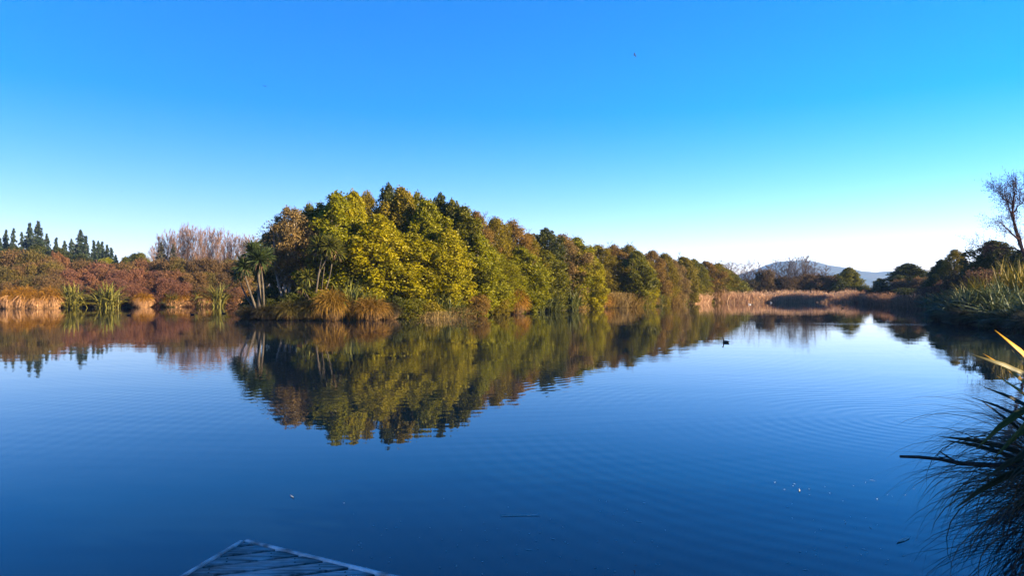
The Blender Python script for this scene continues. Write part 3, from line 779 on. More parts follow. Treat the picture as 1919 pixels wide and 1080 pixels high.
PINES = [(0, 448), (11, 433), (25, 429), (41, 436), (56, 420), (71, 417), (88, 440), (105, 446), (121, 453), (134, 449), (151, 433), (161, 443), (176, 451), (184, 453), (191, 455), (201, 461), (209, 465), (217, 479)]
for i, (px, py) in enumerate(PINES):
    d = 172 + (i * 7 % 11) - 5
    p = at(px, py, d)
    plant('conifer', CONIFER[(i * 2 + i // 3) % 3], (p.x, p.y, 0.7), 4.9 if i not in (4, 5, 10) else 6.6, p.z - 0.7, f'dark blue-green conifer, {ordinal(i)} from the left behind the left bank', 'conifer', 'conifers behind the left bank', (NOC, (0.026, 0.042, 0.026)), 3.4, 10.0)
for i, (px, py, w, d, lab) in enumerate([(302, 456, 4.5, 150, 'small conifer in front of the first bare poplars'), (325, 459, 4.0, 150, 'small conifer in front of the fourth bare poplar')]):
    p = at(px, py, d)
    plant('conifer', CONIFER[2], (p.x, p.y, 0.7), w, p.z - 0.7, lab, 'conifer', 'conifers before the poplars', (NOC, (0.05, 0.045, 0.03)), 3.4, 10.0)
for i, (px, py, w, c) in enumerate([(236, 483, 7, GREEN), (252, 477, 6, DARK), (264, 475, 7, GREEN), (200, 484, 8, LIME), (150, 478, 9, DARK), (70, 460, 12, DARK), (110, 466, 10, DARK), (25, 462, 10, DARK)]):
    p = at(px, py, 140)
    plant('background_tree', BIG[i % 4], (p.x, p.y, 0.6), w, p.z - 0.6, f'{CNAME[c]} round tree beyond the left bank shrubs, {ordinal(sorted([236, 252, 264, 200, 150, 70, 110, 25]).index(px))} from the left', 'tree', 'round trees beyond the left bank', (NOC, c), 4.0, 8.0)
POP = [(290, 458), (303, 443), (316, 437), (329, 436), (341, 427), (352, 426), (363, 427), (375, 433), (388, 432), (399, 432), (412, 433), (425, 440), (438, 442), (450, 444), (463, 445), (477, 446)]
for i, (px, py) in enumerate(POP):
    d = 166 + (i * 5 % 7) - 3
    p = at(px, py, d)
    plant('bare_poplar', POPLAR[i % 3], (p.x, p.y, 0.6), 7.6, p.z - 0.6, f'leafless pinkish-brown poplar, {ordinal(i)} from the left in the row behind the left bank', 'tree', 'row of bare poplars', ((0.15, 0.10, 0.075), (0.20, 0.115, 0.075)), 5.4, 10.0, names=('trunk', 'twigs'), tilt=-0.15 if i == 0 else 0)

# ------------------------------------------------------------------ far bank
def reed_bed(name, line, depth, n, hgt, label, color, seed):
    rng = np.random.default_rng(seed)
    line = np.array(line, float)
    seg = np.linalg.norm(np.diff(line, axis=0), axis=1); cum = np.concatenate([[0], np.cumsum(seg)])
    s = rng.random(n) * cum[-1]
    x = np.interp(s, cum, line[:, 0]); y = np.interp(s, cum, line[:, 1]) + rng.random(n) ** 1.3 * depth
    hh = hgt * (0.80 + 0.16 * np.sin(s * 0.8) * np.sin(s * 0.31 + 1) + 0.10 * np.sin(s * 3.1 + y) + rng.normal(0, 0.12, n))
    g = Geo()
    P = np.column_stack([x, y]); z = np.maximum(ground_z(P), -0.12)
    base = np.column_stack([P, z])
    az = rng.uniform(0, 6.28, n)
    blades(g, base, az, rng.uniform(1.1, 1.57, n), rng.uniform(0.0, 1.0, n), hh * rng.uniform(0.5, 1.12, n), 0.05, rng, 4, tint=rng.uniform(0.0, 1.0, n))
    m = n // 2                                             # broken side leaves and seed heads
    k = rng.integers(0, n, m)
    b2 = base[k] + np.column_stack([rng.normal(0, 0.1, (m, 2)), hh[k] * rng.uniform(0.35, 0.9, m)])
    blades(g, b2, rng.uniform(0, 6.28, m), rng.uniform(0.2, 1.2, m), rng.uniform(0.5, 2.0, m), rng.uniform(0.3, 0.7, m), 0.05, rng, 3, tint=rng.uniform(0.4, 1.0, m))
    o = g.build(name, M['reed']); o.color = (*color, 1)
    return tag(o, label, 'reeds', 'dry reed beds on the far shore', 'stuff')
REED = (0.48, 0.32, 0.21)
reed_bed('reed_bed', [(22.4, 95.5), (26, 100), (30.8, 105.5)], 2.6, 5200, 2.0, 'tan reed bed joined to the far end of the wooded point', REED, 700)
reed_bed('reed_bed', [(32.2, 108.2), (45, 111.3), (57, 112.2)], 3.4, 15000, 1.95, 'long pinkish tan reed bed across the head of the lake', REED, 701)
reed_bed('reed_bed', [(57.5, 111.5), (54.5, 104), (50.6, 94), (46.6, 82), (43.9, 71)], 3.0, 8500, 1.7, 'shaded brown reed bed curving along the right shore', (0.22, 0.125, 0.075), 702)  # reed colour darkened for the shade along this shore

ALD = [(1342, 488, 124), (1358, 487, 126), (1376, 488, 124), (1394, 485, 127), (1410, 490, 125), (1426, 497, 124), (1452, 489, 126), (1468, 481, 128), (1482, 479, 125), (1497, 478, 127), (1512, 477, 126), (1527, 487, 124), (1540, 497, 125)]
for i, (px, py, d) in enumerate(ALD):
    p = at(px, py, d)
    plant('bare_alder', ALDER[i % 3], (p.x, p.y, 0.5), 5.2, p.z - 0.5, f'leafless brown tree, {ordinal(i)} from the left behind the far reeds', 'tree', 'bare trees behind the far reeds', ((0.10, 0.07, 0.05), (0.13, 0.085, 0.06)), 4.4, 10.0, names=('trunk', 'twigs'))
FAR = [(1372, 522, 4.5, 122, SHRUB[0], (0.04, 0.035, 0.018), 'dark scrub at the foot of the first bare trees'), (1400, 520, 5.0, 122, SHRUB[1], (0.05, 0.04, 0.02), 'dark brown scrub behind the left part of the long reed bed'), (1435, 503, 4.2, 122, SHRUB[2], (0.10, 0.065, 0.03), 'tall brown bush between the two clumps of bare trees'),
       (1470, 516, 5.0, 122, SHRUB[3], (0.075, 0.05, 0.028), 'brown scrub below the tallest bare trees'), (1505, 512, 5.2, 123, SHRUB[0], (0.085, 0.055, 0.03), 'reddish brown bush right of the tallest bare trees'), (1535, 510, 5.6, 122, SHRUB[1], (0.10, 0.062, 0.032), 'rounded brown bush left of the round green tree'), (1558, 515, 4.6, 121, SHRUB[2], (0.10, 0.062, 0.032), 'low brown bush touching the round green tree'),
       (1590, 502, 5.6, 121, BIG[2], GREEN, 'round green tree alone behind the far reeds'), (1574, 525, 3.6, 119, BUSH[0], DARK, 'dark bush at the foot of the round green tree'), (1612, 533, 4.6, 119, BUSH[1], (0.07, 0.075, 0.016), 'low green bush right of the round green tree'),
       (1648, 522, 3.2, 116, BIG[3], DARK, 'small dark tree before the blue ridge'), (1672, 536, 4.0, 112, SHRUB[3], DARK, 'low dark bush left of the domed tree'), (1632, 541, 4.0, 118, SHRUB[0], (0.10, 0.06, 0.03), 'low brown scrub before the blue ridge'),
       (1702, 495, 8.4, 104, BIG[0], DARK, 'dark dome-shaped tree on the right bank'), (1725, 515, 3.8, 97, SHRUB[1], (0.14, 0.085, 0.045), 'tan twiggy bush in front of the domed tree'), (1686, 522, 2.6, 98, SHRUB[2], (0.14, 0.085, 0.045), 'small tan bush before the domed tree'), (1700, 540, 4.2, 95, BUSH[0], DARK, 'low dark bush below the domed tree'),
       (1748, 515, 3.2, 90, SHRUB[3], (0.07, 0.06, 0.02), 'olive bush between domed tree and conical tree'), (1764, 488, 3.6, 80, BIG[1], DARK, 'dark narrow tree beside the conical tree'), (1790, 468, 4.8, 78, FINE[2], OLIVE, 'olive cone-shaped tree on the right bank'), (1822, 492, 3.6, 74, FINE[3], DARK, 'dark tree between conical tree and broad tree'),
       (1862, 452, 6.2, 64, BIG[3], DARK, 'broad dark green tree below the bare branches'), (1915, 470, 5.0, 60, BIG[2], DARK, 'dark tree cut by the right picture edge'),
       (1745, 535, 4.2, 80, SHRUB[0], (0.11, 0.058, 0.04), 'reddish bush on the right shore past the reeds'), (1775, 520, 3.8, 72, SHRUB[1], (0.10, 0.055, 0.04), 'mauve twiggy bush below the conical tree'), (1800, 508, 3.6, 66, SHRUB[2], (0.10, 0.07, 0.035), 'brown bush behind the right bank flax'),
       (1845, 500, 3.6, 58, SHRUB[3], (0.14, 0.08, 0.05), 'tan feathery bush above the right bank flax'), (1815, 545, 3.6, 56, SHRUB[0], (0.05, 0.045, 0.025), 'dark low scrub between flax bushes on the right bank'), (1905, 510, 3.4, 50, BUSH[1], DARK, 'dark bush behind the nearest right bank flax')]
for i, (px, py, w, d, parts, c, lab) in enumerate(FAR):
    p = at(px, py, d); z0 = gz(p) - 0.05
    tall = parts in BIG or parts in FINE
    plant('far_tree' if tall else 'far_bush', parts, (p.x, p.y, z0), w * (1.1 if tall else 1.0), p.z - z0, lab, 'tree' if tall else 'bush', 'trees and bushes of the far and right shore', (NOC, c), 4.0 if tall else 3.0, 8.0 if tall else 3.1)

# ------------------------------------------------------------------ right bank
BLUEG, YELG_LIT = (0.060, 0.078, 0.040), (0.130, 0.105, 0.014)  # the yellow one puts low sun on the upper bank into the leaf colour
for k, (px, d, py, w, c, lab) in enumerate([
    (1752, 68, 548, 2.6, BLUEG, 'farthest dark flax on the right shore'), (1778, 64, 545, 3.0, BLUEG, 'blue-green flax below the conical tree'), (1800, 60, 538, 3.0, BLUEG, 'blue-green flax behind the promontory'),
    (1826, 52, 520, 2.5, YELG_LIT, 'yellow-topped flax catching the sun behind the promontory'), (1850, 49, 515, 2.5, YELG_LIT, 'second sunlit yellow flax up the right bank'), (1882, 46, 494, 2.5, YELG_LIT, 'tall sunlit flax with glowing upright blades on the right bank'), (1912, 44, 488, 2.5, YELG_LIT, 'tall sunlit flax at the right picture edge'),
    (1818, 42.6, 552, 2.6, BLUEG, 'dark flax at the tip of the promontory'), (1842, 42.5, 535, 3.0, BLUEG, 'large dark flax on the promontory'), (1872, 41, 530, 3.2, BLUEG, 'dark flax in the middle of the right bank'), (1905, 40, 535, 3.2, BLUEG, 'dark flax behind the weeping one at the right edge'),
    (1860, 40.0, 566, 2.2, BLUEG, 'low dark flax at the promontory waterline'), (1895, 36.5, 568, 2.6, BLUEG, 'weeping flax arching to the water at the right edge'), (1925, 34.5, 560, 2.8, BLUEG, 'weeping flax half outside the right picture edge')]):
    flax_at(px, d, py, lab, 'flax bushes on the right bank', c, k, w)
for k, (px, d, w, h, lab) in enumerate([(1806, 41.4, 1.5, 0.9, 'dark tussock at the waterline of the promontory tip'), (1838, 40.3, 1.6, 0.9, 'dark tussock hanging over the promontory waterline'), (1878, 37.5, 1.6, 0.9, 'dark tussock between the weeping flax bushes')]):
    tussock_at(px, d, w, h, lab, 'tussocks of the right bank', (0.05, 0.045, 0.022), (0.06, 0.042, 0.027), k)
EDGE_SPOTS = [(23.9, 31.0), (25.0, 33.0), (25.7, 35.2), (26.0, 37.3), (26.3, 39.4), (26.7, 41.2), (27.6, 43.4), (29.4, 45.6), (31.6, 47.5), (33.8, 49.6), (36.3, 51.6), (38.0, 54.5), (39.8, 57.6), (41.4, 61.0), (42.6, 64.6), (43.4, 68.0)]
for k, (x, y) in enumerate(EDGE_SPOTS):
    if k % 2:
        o = empty('flax_bush', (x + 0.8, y + 0.2, 0.0), PR.uniform(0, 6.28), (1.5, 1.5, PR.uniform(1.0, 1.35)))
        tag(link('leaves', FLAX[k % 3], o, BLUEG), kind='stuff')
        tag(o, f'low blue-green flax fringing the right shore, {ordinal(k // 2)} counting away from the viewer', 'flax', 'flax fringing the right shore')
    else:
        o = empty('sedge_tussock', (x, y, -0.02), PR.uniform(0, 6.28), (1.0, 1.0, PR.uniform(0.55, 0.8)))
        tag(link('blades', TUSSOCK[k % 3][0], o, (0.045, 0.045, 0.022)), kind='stuff')
        tag(link('skirt', TUSSOCK[k % 3][1], o, (0.05, 0.036, 0.024)), kind='stuff')
        tag(o, f'dark sedge fringing the right shore, {ordinal(k // 2)} counting away from the viewer', 'tussock', 'sedges fringing the right shore')

def right_bare_tree():
    rng = np.random.default_rng(77)
    D = 50.0
    b = at(1948, 560, D); b.z = gz(b) - 0.1
    root = empty('bare_tree', b)
    limbs = [([(1948, 570), (1935, 510), (1917, 470), (1903, 430), (1897, 385), (1900, 362), (1902, 342)], 0.125, 0), ([(1917, 470), (1895, 464), (1872, 463), (1848, 452)], 0.06, .8), ([(1903, 430), (1888, 400), (1878, 372), (1874, 350)], 0.075, -.8),
             ([(1910, 450), (1884, 432), (1866, 420), (1848, 420)], 0.06, -.4), ([(1917, 470), (1916, 420), (1914, 382), (1918, 350)], 0.08, .9), ([(1925, 488), (1938, 430), (1945, 370), (1940, 330)], 0.09, .3), ([(1897, 385), (1884, 368), (1882, 346)], 0.045, .4), ([(1935, 510), (1965, 450), (1975, 380)], 0.09, -.6), ([(1899, 400), (1908, 378), (1908, 345)], 0.05, -.5)]
    tg, wg = Geo(), Geo()
    for pts, r, off in limbs:
        P = [at(x, y, D) - b + Vector((0, off * k / max(len(pts) - 1, 1) * 2.2, 0)) for k, (x, y) in enumerate(pts)]
        A = np.array([tuple(p) for p in P]); t = np.linspace(0, 1, len(A)); tf = np.linspace(0, 1, 14)
        A = np.column_stack([np.interp(tf, t, A[:, q]) for q in range(3)]) + rng.normal(0, 0.03, (14, 3))
        tube(tg, A, r * (1 - 0.88 * tf) + 0.006, 6, 0.4)
        m = 64
        q = rng.uniform(0.2, 1.0, m)
        st = np.column_stack([np.interp(q, tf, A[:, c]) for c in range(3)])
        tan = unit(A[-1] - A[3])
        base_az = math.atan2(tan[1], tan[0])
        az = base_az + rng.normal(0, 1.6, m); el = np.clip(math.asin(np.clip(tan[2], -1, 1)) * 0.7 + rng.normal(0, 0.45, m), -0.6, 1.45)
        L2 = rng.uniform(0.5, 1.5, m)
        blades(wg, st, az, el, rng.normal(0, 0.4, m), L2, 0.016, rng, 4, taper=0.9)
        d2 = np.column_stack([np.cos(az) * np.cos(el), np.sin(az) * np.cos(el), np.sin(el)])
        for j in range(9):
            s3 = st + d2 * (L2 * rng.uniform(0.15, 1, m))[:, None]
            az3 = az + rng.normal(0, 1.0, m); el3 = np.clip(el + rng.normal(0, 0.6, m), -1, 1.5); L3 = rng.uniform(0.2, 0.6, m)
            blades(wg, s3, az3, el3, rng.normal(0, 0.4, m), L3, 0.010, rng, 2, taper=0.9)
            e3 = s3 + np.column_stack([np.cos(az3) * np.cos(el3), np.sin(az3) * np.cos(el3), np.sin(el3)]) * (L3 * rng.uniform(0.5, 1, m))[:, None]
            leaves(wg, e3, rng.normal(size=(m, 3)), 0.09, 0.05, rng, 0.1)
    for g_, nm in ((tg, 'trunk'), (wg, 'twigs')):
        o = g_.build(nm, M['twig'], root, nm == 'trunk'); o.color = (0.06, 0.035, 0.035, 1)
    tag(root, 'tall bare tree with dark reddish branches at the right picture edge', 'tree')
right_bare_tree()

# unseen trees on the bank, placed to shade the jetty and spare the upper flax
for i, (x, y, w, h) in enumerate([(8.6, -1.8, 5.0, 6.5), (12.5, -3.8, 5.5, 7.5), (8.0, -6.0, 5.5, 6.5), (17, -5.5, 6, 8.0)]):
    plant('bankside_tree', BIG[i % 4], (x, y, gz((x, y)) - 0.05), w, h, f'dark tree on the bank beside the jetty, {ordinal(i)} out from the water, outside the picture', 'tree', 'trees beside the jetty', (NOC, DARK), 4.0, 8.0)

plant('shade_bush', BUSH[0], (6.7, 3.0, gz((6.7, 3.0)) - 0.05), 3.4, 2.1, 'dark unseen bush added behind the foreground flax to shade the tussock', 'bush', None, (NOC, DARK), 3.0, 3.0)  # unseen bush, added to keep the near tussock shaded below the flax tops

# ------------------------------------------------------------------ near right: flax, tussock, dead branch
def near_flax():
    rng = np.random.default_rng(900)
    base = Vector((3.95, 4.7, gz((3.95, 4.7))))
    root = empty('flax_bush', base)
    GREY, EDGE, DIM, LEAF = (0.12, 0.11, 0.06), (0.42, 0.24, 0.02), (0.040, 0.034, 0.016), (0.065, 0.075, 0.020)  # the yellow-orange puts sunlight on the upper leaves into their colour
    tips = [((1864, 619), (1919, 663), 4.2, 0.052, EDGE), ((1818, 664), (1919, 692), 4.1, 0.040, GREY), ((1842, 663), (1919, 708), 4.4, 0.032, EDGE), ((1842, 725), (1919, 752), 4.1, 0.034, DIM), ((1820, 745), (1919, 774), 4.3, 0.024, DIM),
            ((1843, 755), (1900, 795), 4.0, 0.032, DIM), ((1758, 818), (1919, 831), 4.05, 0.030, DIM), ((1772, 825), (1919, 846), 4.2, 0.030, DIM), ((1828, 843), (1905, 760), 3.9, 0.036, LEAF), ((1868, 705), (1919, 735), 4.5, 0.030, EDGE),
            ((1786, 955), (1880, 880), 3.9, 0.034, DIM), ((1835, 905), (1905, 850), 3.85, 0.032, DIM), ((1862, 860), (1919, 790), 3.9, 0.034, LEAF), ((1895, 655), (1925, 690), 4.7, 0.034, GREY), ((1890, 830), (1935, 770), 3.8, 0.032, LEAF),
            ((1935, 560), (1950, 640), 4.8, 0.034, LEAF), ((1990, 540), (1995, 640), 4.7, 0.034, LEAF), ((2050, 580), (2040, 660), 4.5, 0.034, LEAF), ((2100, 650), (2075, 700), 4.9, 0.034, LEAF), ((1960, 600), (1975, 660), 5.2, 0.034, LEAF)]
    for tp, en, d, wid, c in tips:
        tip = at(*tp, d) - base
        b0 = Vector((rng.normal(0, 0.06) - 0.05, rng.normal(0, 0.06), 0.0))
        ent = at(*en, d + 0.05) - base
        mid = tip + (ent - tip).normalized() * (0.62 * (tip - b0).length)
        K = 12
        pts = [b0 * (1 - t) ** 2 + mid * 2 * t * (1 - t) + tip * t * t for t in np.linspace(0, 1, K)]
        g = Geo(); rows = []; tints = []
        for k, p in enumerate(pts):
            t = k / (K - 1)
            tan = (pts[min(k + 1, K - 1)] - pts[max(k - 1, 0)]).normalized()
            side = tan.cross(Vector((0.25, -0.85, 0.5))).normalized()
            up = side.cross(tan).normalized()
            w = wid * 0.62 * (0.55 + 0.9 * min(t, 0.5) if t < 0.5 else 1 - ((t - 0.5) / 0.5) ** 5 * 0.97)
            rows += [p - side * w + up * w * 0.4, p - side * w * .1 , p + side * w * .1, p + side * w + up * w * 0.4]
            tints += [0.95, 0.25, 0.25, 0.7]
        q = [(k * 4 + j, k * 4 + j + 1, k * 4 + j + 5, k * 4 + j + 4) for k in range(K - 1) for j in range(3)]
        g.add([tuple(r) for r in rows], q, None, np.array(tints))
        o = g.build('leaf', M['strap'], root, True)
        o.color = (*c, 1)
        so = o.modifiers.new('thickness', 'SOLIDIFY'); so.thickness = 0.002
    tag(root, 'dark flax with long sword leaves in the right foreground', 'flax')
near_flax()

def near_tussock():
    rng = np.random.default_rng(910)
    loc = Vector((3.46, 4.05, 0.0))
    root = empty('sedge_tussock', loc)
    g = Geo()
    n = 1500
    a = rng.uniform(0, 6.283, n); rr = 0.26 * np.sqrt(rng.random(n))
    base = np.column_stack([np.cos(a) * rr, np.sin(a) * rr, 0.80 - 0.9 * rr ** 2 + rng.uniform(-0.12, 0.05, n)])
    blades(g, base, a + rng.normal(0, 0.5, n), rng.uniform(0.25, 1.35, n), rng.uniform(1.2, 2.7, n), rng.uniform(0.45, 1.15, n), 0.0038, rng, 9, tint=rng.uniform(0, 0.7, n), power=1.2)
    m = 320                                                 # broader old blades among the fine ones
    a2 = rng.uniform(0, 6.283, m)
    blades(g, np.column_stack([np.cos(a2) * 0.2, np.sin(a2) * 0.2, rng.uniform(0.45, 0.85, m)]), a2 + rng.normal(0, 0.4, m), rng.uniform(0.0, 1.2, m), rng.uniform(1.3, 2.6, m), rng.uniform(0.5, 1.05, m), 0.009, rng, 9, tint=rng.uniform(0.3, 1.0, m), power=1.2)
    o = tag(g.build('blades', M['tussock'], root), kind='stuff'); o.color = (0.095, 0.050, 0.020, 1)
    s = Geo()
    m = 1700
    a = rng.uniform(0, 6.283, m); r2 = rng.uniform(0.18, 0.36, m); zt = rng.uniform(0.3, 0.85, m)
    blades(s, np.column_stack([np.cos(a) * r2, np.sin(a) * r2, zt]), a + rng.normal(0, 0.6, m), rng.uniform(-1.1, 0.1, m), rng.uniform(0.2, 1.3, m), rng.uniform(0.35, 0.85, m), 0.005, rng, 5)
    ang = np.linspace(0, 6.283, 17)[:-1]
    prof = ((-0.4, 0.26), (0.0, 0.28), (0.3, 0.27), (0.6, 0.22), (0.8, 0.08))
    ring = np.concatenate([np.column_stack([np.cos(ang) * f, np.sin(ang) * f, np.full(16, z)]) for z, f in prof])
    idx = np.arange(80).reshape(5, 16)
    s.add(ring, np.stack([idx[:-1], np.roll(idx[:-1], -1, 1), np.roll(idx[1:], -1, 1), idx[1:]], -1).reshape(-1, 4), None, 0.0)
    o = tag(s.build('skirt', M['reed'], root), kind='stuff'); o.color = (0.035, 0.022, 0.016, 1)
    tag(root, 'shaded tussock with thin drooping blades in the right foreground', 'tussock')
near_tussock()

def dead_branch():
    g = Geo()
    d = 4.15
    b = at(1935, 874, 4.05)
    pts = [at(1686, 856, d), at(1720, 857, d), at(1760, 861, d), at(1800, 869, d - .02), at(1860, 872, d - .05), at(1935, 874, d - .1), at(2010, 882, d - .15), at(2120, 930, d - .2)]
    tube(g, [p - b for p in pts], [0.0085, 0.010, 0.0105, 0.0135, 0.0145, 0.017, 0.019, 0.02], 8)
    o = g.build('dead_branch', M['dark_wood'], None, True); o.location = b
    f = Geo()
    tube(f, [at(1790, 866, d) - b, at(1776, 857, d) - b, at(1759, 846, d) - b], [0.008, 0.006, 0.003], 6)
    tube(f, [at(1776, 857, d) - b, at(1764, 858, d - .02) - b, at(1756, 855, d - .03) - b], [0.005, 0.004, 0.002], 5)
    f.build('fork', M['dark_wood'], o, True)
    tag(o, 'dead branch with a small fork sticking out over the water', 'branch')
dead_branch()

# ------------------------------------------------------------------ jetty
def clip_half(poly, n, d, keep_less):
    out = []
    for i in range(len(poly)):
        a, b = poly[i], poly[(i + 1) % len(poly)]
        fa, fb = a.dot(n) - d, b.dot(n) - d
        if not keep_less: fa, fb = -fa, -fb
        if fa <= 0: out.append(a)
        if fa * fb < 0: out.append(a + (b - a) * (fa / (fa - fb)))
    return out

def slab(name, poly, z0, z1, mat, parent, chamfer=0.004):
    cx = sum((p for p in poly), Vector((0, 0))) / len(poly)
    n = len(poly)
    ins = [p + (cx - p).normalized() * chamfer for p in poly]
    g = Geo()
    v = [(p.x, p.y, z0) for p in poly] + [(p.x, p.y, z1 - chamfer) for p in poly] + [(p.x, p.y, z1) for p in ins]
    q = [(k, (k + 1) % n, n + (k + 1) % n, n + k) for k in range(n)] + [(n + k, n + (k + 1) % n, 2 * n + (k + 1) % n, 2 * n + k) for k in range(n)]
    tri = [(2 * n, 2 * n + k, 2 * n + k + 1) for k in range(1, n - 1)] + [(0, k + 1, k) for k in range(1, n - 1)]
    g.add(v, q, tri)
    return g.build(name, mat, parent)

def jetty():
    DECK = 0.5
    m, N, L = mat_new('weathered_grey_deck_wood')
    tc = N.new('ShaderNodeTexCoord'); mp = N.new('ShaderNodeMapping')
    mp.inputs['Rotation'].default_value = (0, 0, R(-18.7)); mp.inputs['Scale'].default_value = (1.5, 22, 8)
    L.new(tc.outputs['Object'], mp.inputs['Vector'])
    nz = N.new('ShaderNodeTexNoise'); nz.inputs['Scale'].default_value = 2.5; nz.inputs['Detail'].default_value = 8; nz.inputs['Distortion'].default_value = 0.6
    L.new(mp.outputs[0], nz.inputs['Vector'])
    n2 = N.new('ShaderNodeTexNoise'); n2.inputs['Scale'].default_value = 5.0; n2.inputs['Detail'].default_value = 5
    L.new(tc.outputs['Object'], n2.inputs['Vector'])
    cr = N.new('ShaderNodeValToRGB')
    cr.color_ramp.elements[0].position = 0.3; cr.color_ramp.elements[0].color = (0.05, 0.04, 0.035, 1)
    cr.color_ramp.elements[1].position = 0.68; cr.color_ramp.elements[1].color = (0.46, 0.42, 0.40, 1)
    L.new(nz.outputs[0], cr.inputs[0])
    cr2 = N.new('ShaderNodeValToRGB')
    cr2.color_ramp.elements[0].position = 0.34; cr2.color_ramp.elements[0].color = (0.22, 0.17, 0.13, 1)
    cr2.color_ramp.elements[1].position = 0.55; cr2.color_ramp.elements[1].color = (1, 1, 1, 1)
    L.new(n2.outputs[0], cr2.inputs[0])
    mu = N.new('ShaderNodeMix'); mu.data_type = 'RGBA'; mu.blend_type = 'MULTIPLY'; mu.inputs[0].default_value = 0.8
    L.new(cr.outputs[0], mu.inputs[6]); L.new(cr2.outputs[0], mu.inputs[7])
    p = N.new('ShaderNodeBsdfPrincipled'); p.inputs['Roughness'].default_value = 0.75
    L.new(mu.outputs[2], p.inputs['Base Color'])
    bp = N.new('ShaderNodeBump'); bp.inputs['Strength'].default_value = 0.7; bp.inputs['Distance'].default_value = 0.004
    L.new(nz.outputs[0], bp.inputs['Height']); L.new(bp.outputs[0], p.inputs['Normal'])
    o = N.new('ShaderNodeOutputMaterial'); L.new(p.outputs[0], o.inputs['Surface'])
    wood = m
    edge = mat_two('frosted_edge_board', (0.16, 0.14, 0.13), (0.60, 0.57, 0.55), 9, 0.7, 0.003)
    T = Vector((-1.546, 3.942)); dl = Vector((-0.218, -0.976)); dr = Vector((0.884, -0.467))
    poly = [T, T + dl * 8.0, Vector((2.3, -3.9)), T + dr * 4.35]
    root = empty('jetty', (T.x, T.y, 0))
    loc = [p - T for p in poly]
    d = Vector((math.cos(R(18.7)), math.sin(R(18.7)))); n = Vector((-d.y, d.x))
    rr = random.Random(3)
    top = Vector((0, 0)).dot(n) + 0.066
    s = top - 0.1385 + 0.075
    k = 0
    hi = top + 0.2
    cuts = [hi, -0.066] + [-0.066 - 0.128 * (j + 1) for j in range(64)]
    for a, b in zip(cuts[:-1], cuts[1:]):
        pl = clip_half(clip_half(loc, n, a - 0.014, True), n, b + 0.014, False)
        if len(pl) < 3: continue
        dz = rr.uniform(-0.003, 0.003)
        pk = slab('plank', pl, DECK - 0.036 + dz, DECK + dz, wood, root)
        if len(cuts) and a > -1.2:
            mid_ = (min(a, 0.0) + b) / 2
            xs_ = []
            for off in (-0.024, 0.024):                    # where the board's long edges really end
                hit = []
                for q0, q1 in zip(pl, pl[1:] + pl[:1]):
                    f0, f1 = q0.dot(n) - mid_ - off, q1.dot(n) - mid_ - off
                    if f0 * f1 < 0: hit.append((q0 + (q1 - q0) * (f0 / (f0 - f1))).dot(d))
                xs_.append((min(hit), max(hit)) if len(hit) >= 2 else (0, 0))
            lo_, hi_ = max(x[0] for x in xs_), min(x[1] for x in xs_)
            for e_ in (lo_ + 0.07, hi_ - 0.07):
                if hi_ - lo_ < 0.2: continue
                for off in (-0.024, 0.024):
                    c_ = d * e_ + n * (mid_ + off)
                    g = Geo(); tube(g, [(c_.x, c_.y, DECK + dz - 0.004), (c_.x, c_.y, DECK + dz + 0.0015)], [0.0045, 0.0045], 8)
                    g.build('nail', M['dark_wood'], pk)
    for a, b in ((loc[0], loc[1]), (loc[3], loc[0])):
        e = (b - a).normalized(); o_ = Vector((e.y, -e.x))
        if o_.dot(loc[2] - loc[0]) > 0: o_ = -o_
        x0, x1 = (a, b) if a.length < 1e-6 else (a, b)
        pl = [x0 + o_ * 0.002, x1 + o_ * 0.002, x1 + o_ * 0.021, x0 + o_ * 0.021]
        slab('edge_board', pl, DECK - 0.15, DECK + 0.008, edge, root, 0.003)
    for px_, py_ in ((0.05, -0.25), (-0.8, -3.5), (2.2, -1.5), (1.1, -3.9), (3.2, -3.4)):
        g = Geo(); tube(g, [(px_, py_, -1.9), (px_, py_, DECK - 0.06)], [0.08, 0.075], 10)
        g.build('post', M['bark'], root, True)
    tag(root, 'weathered grey plank jetty corner with pale frosty edge boards', 'jetty')
jetty()

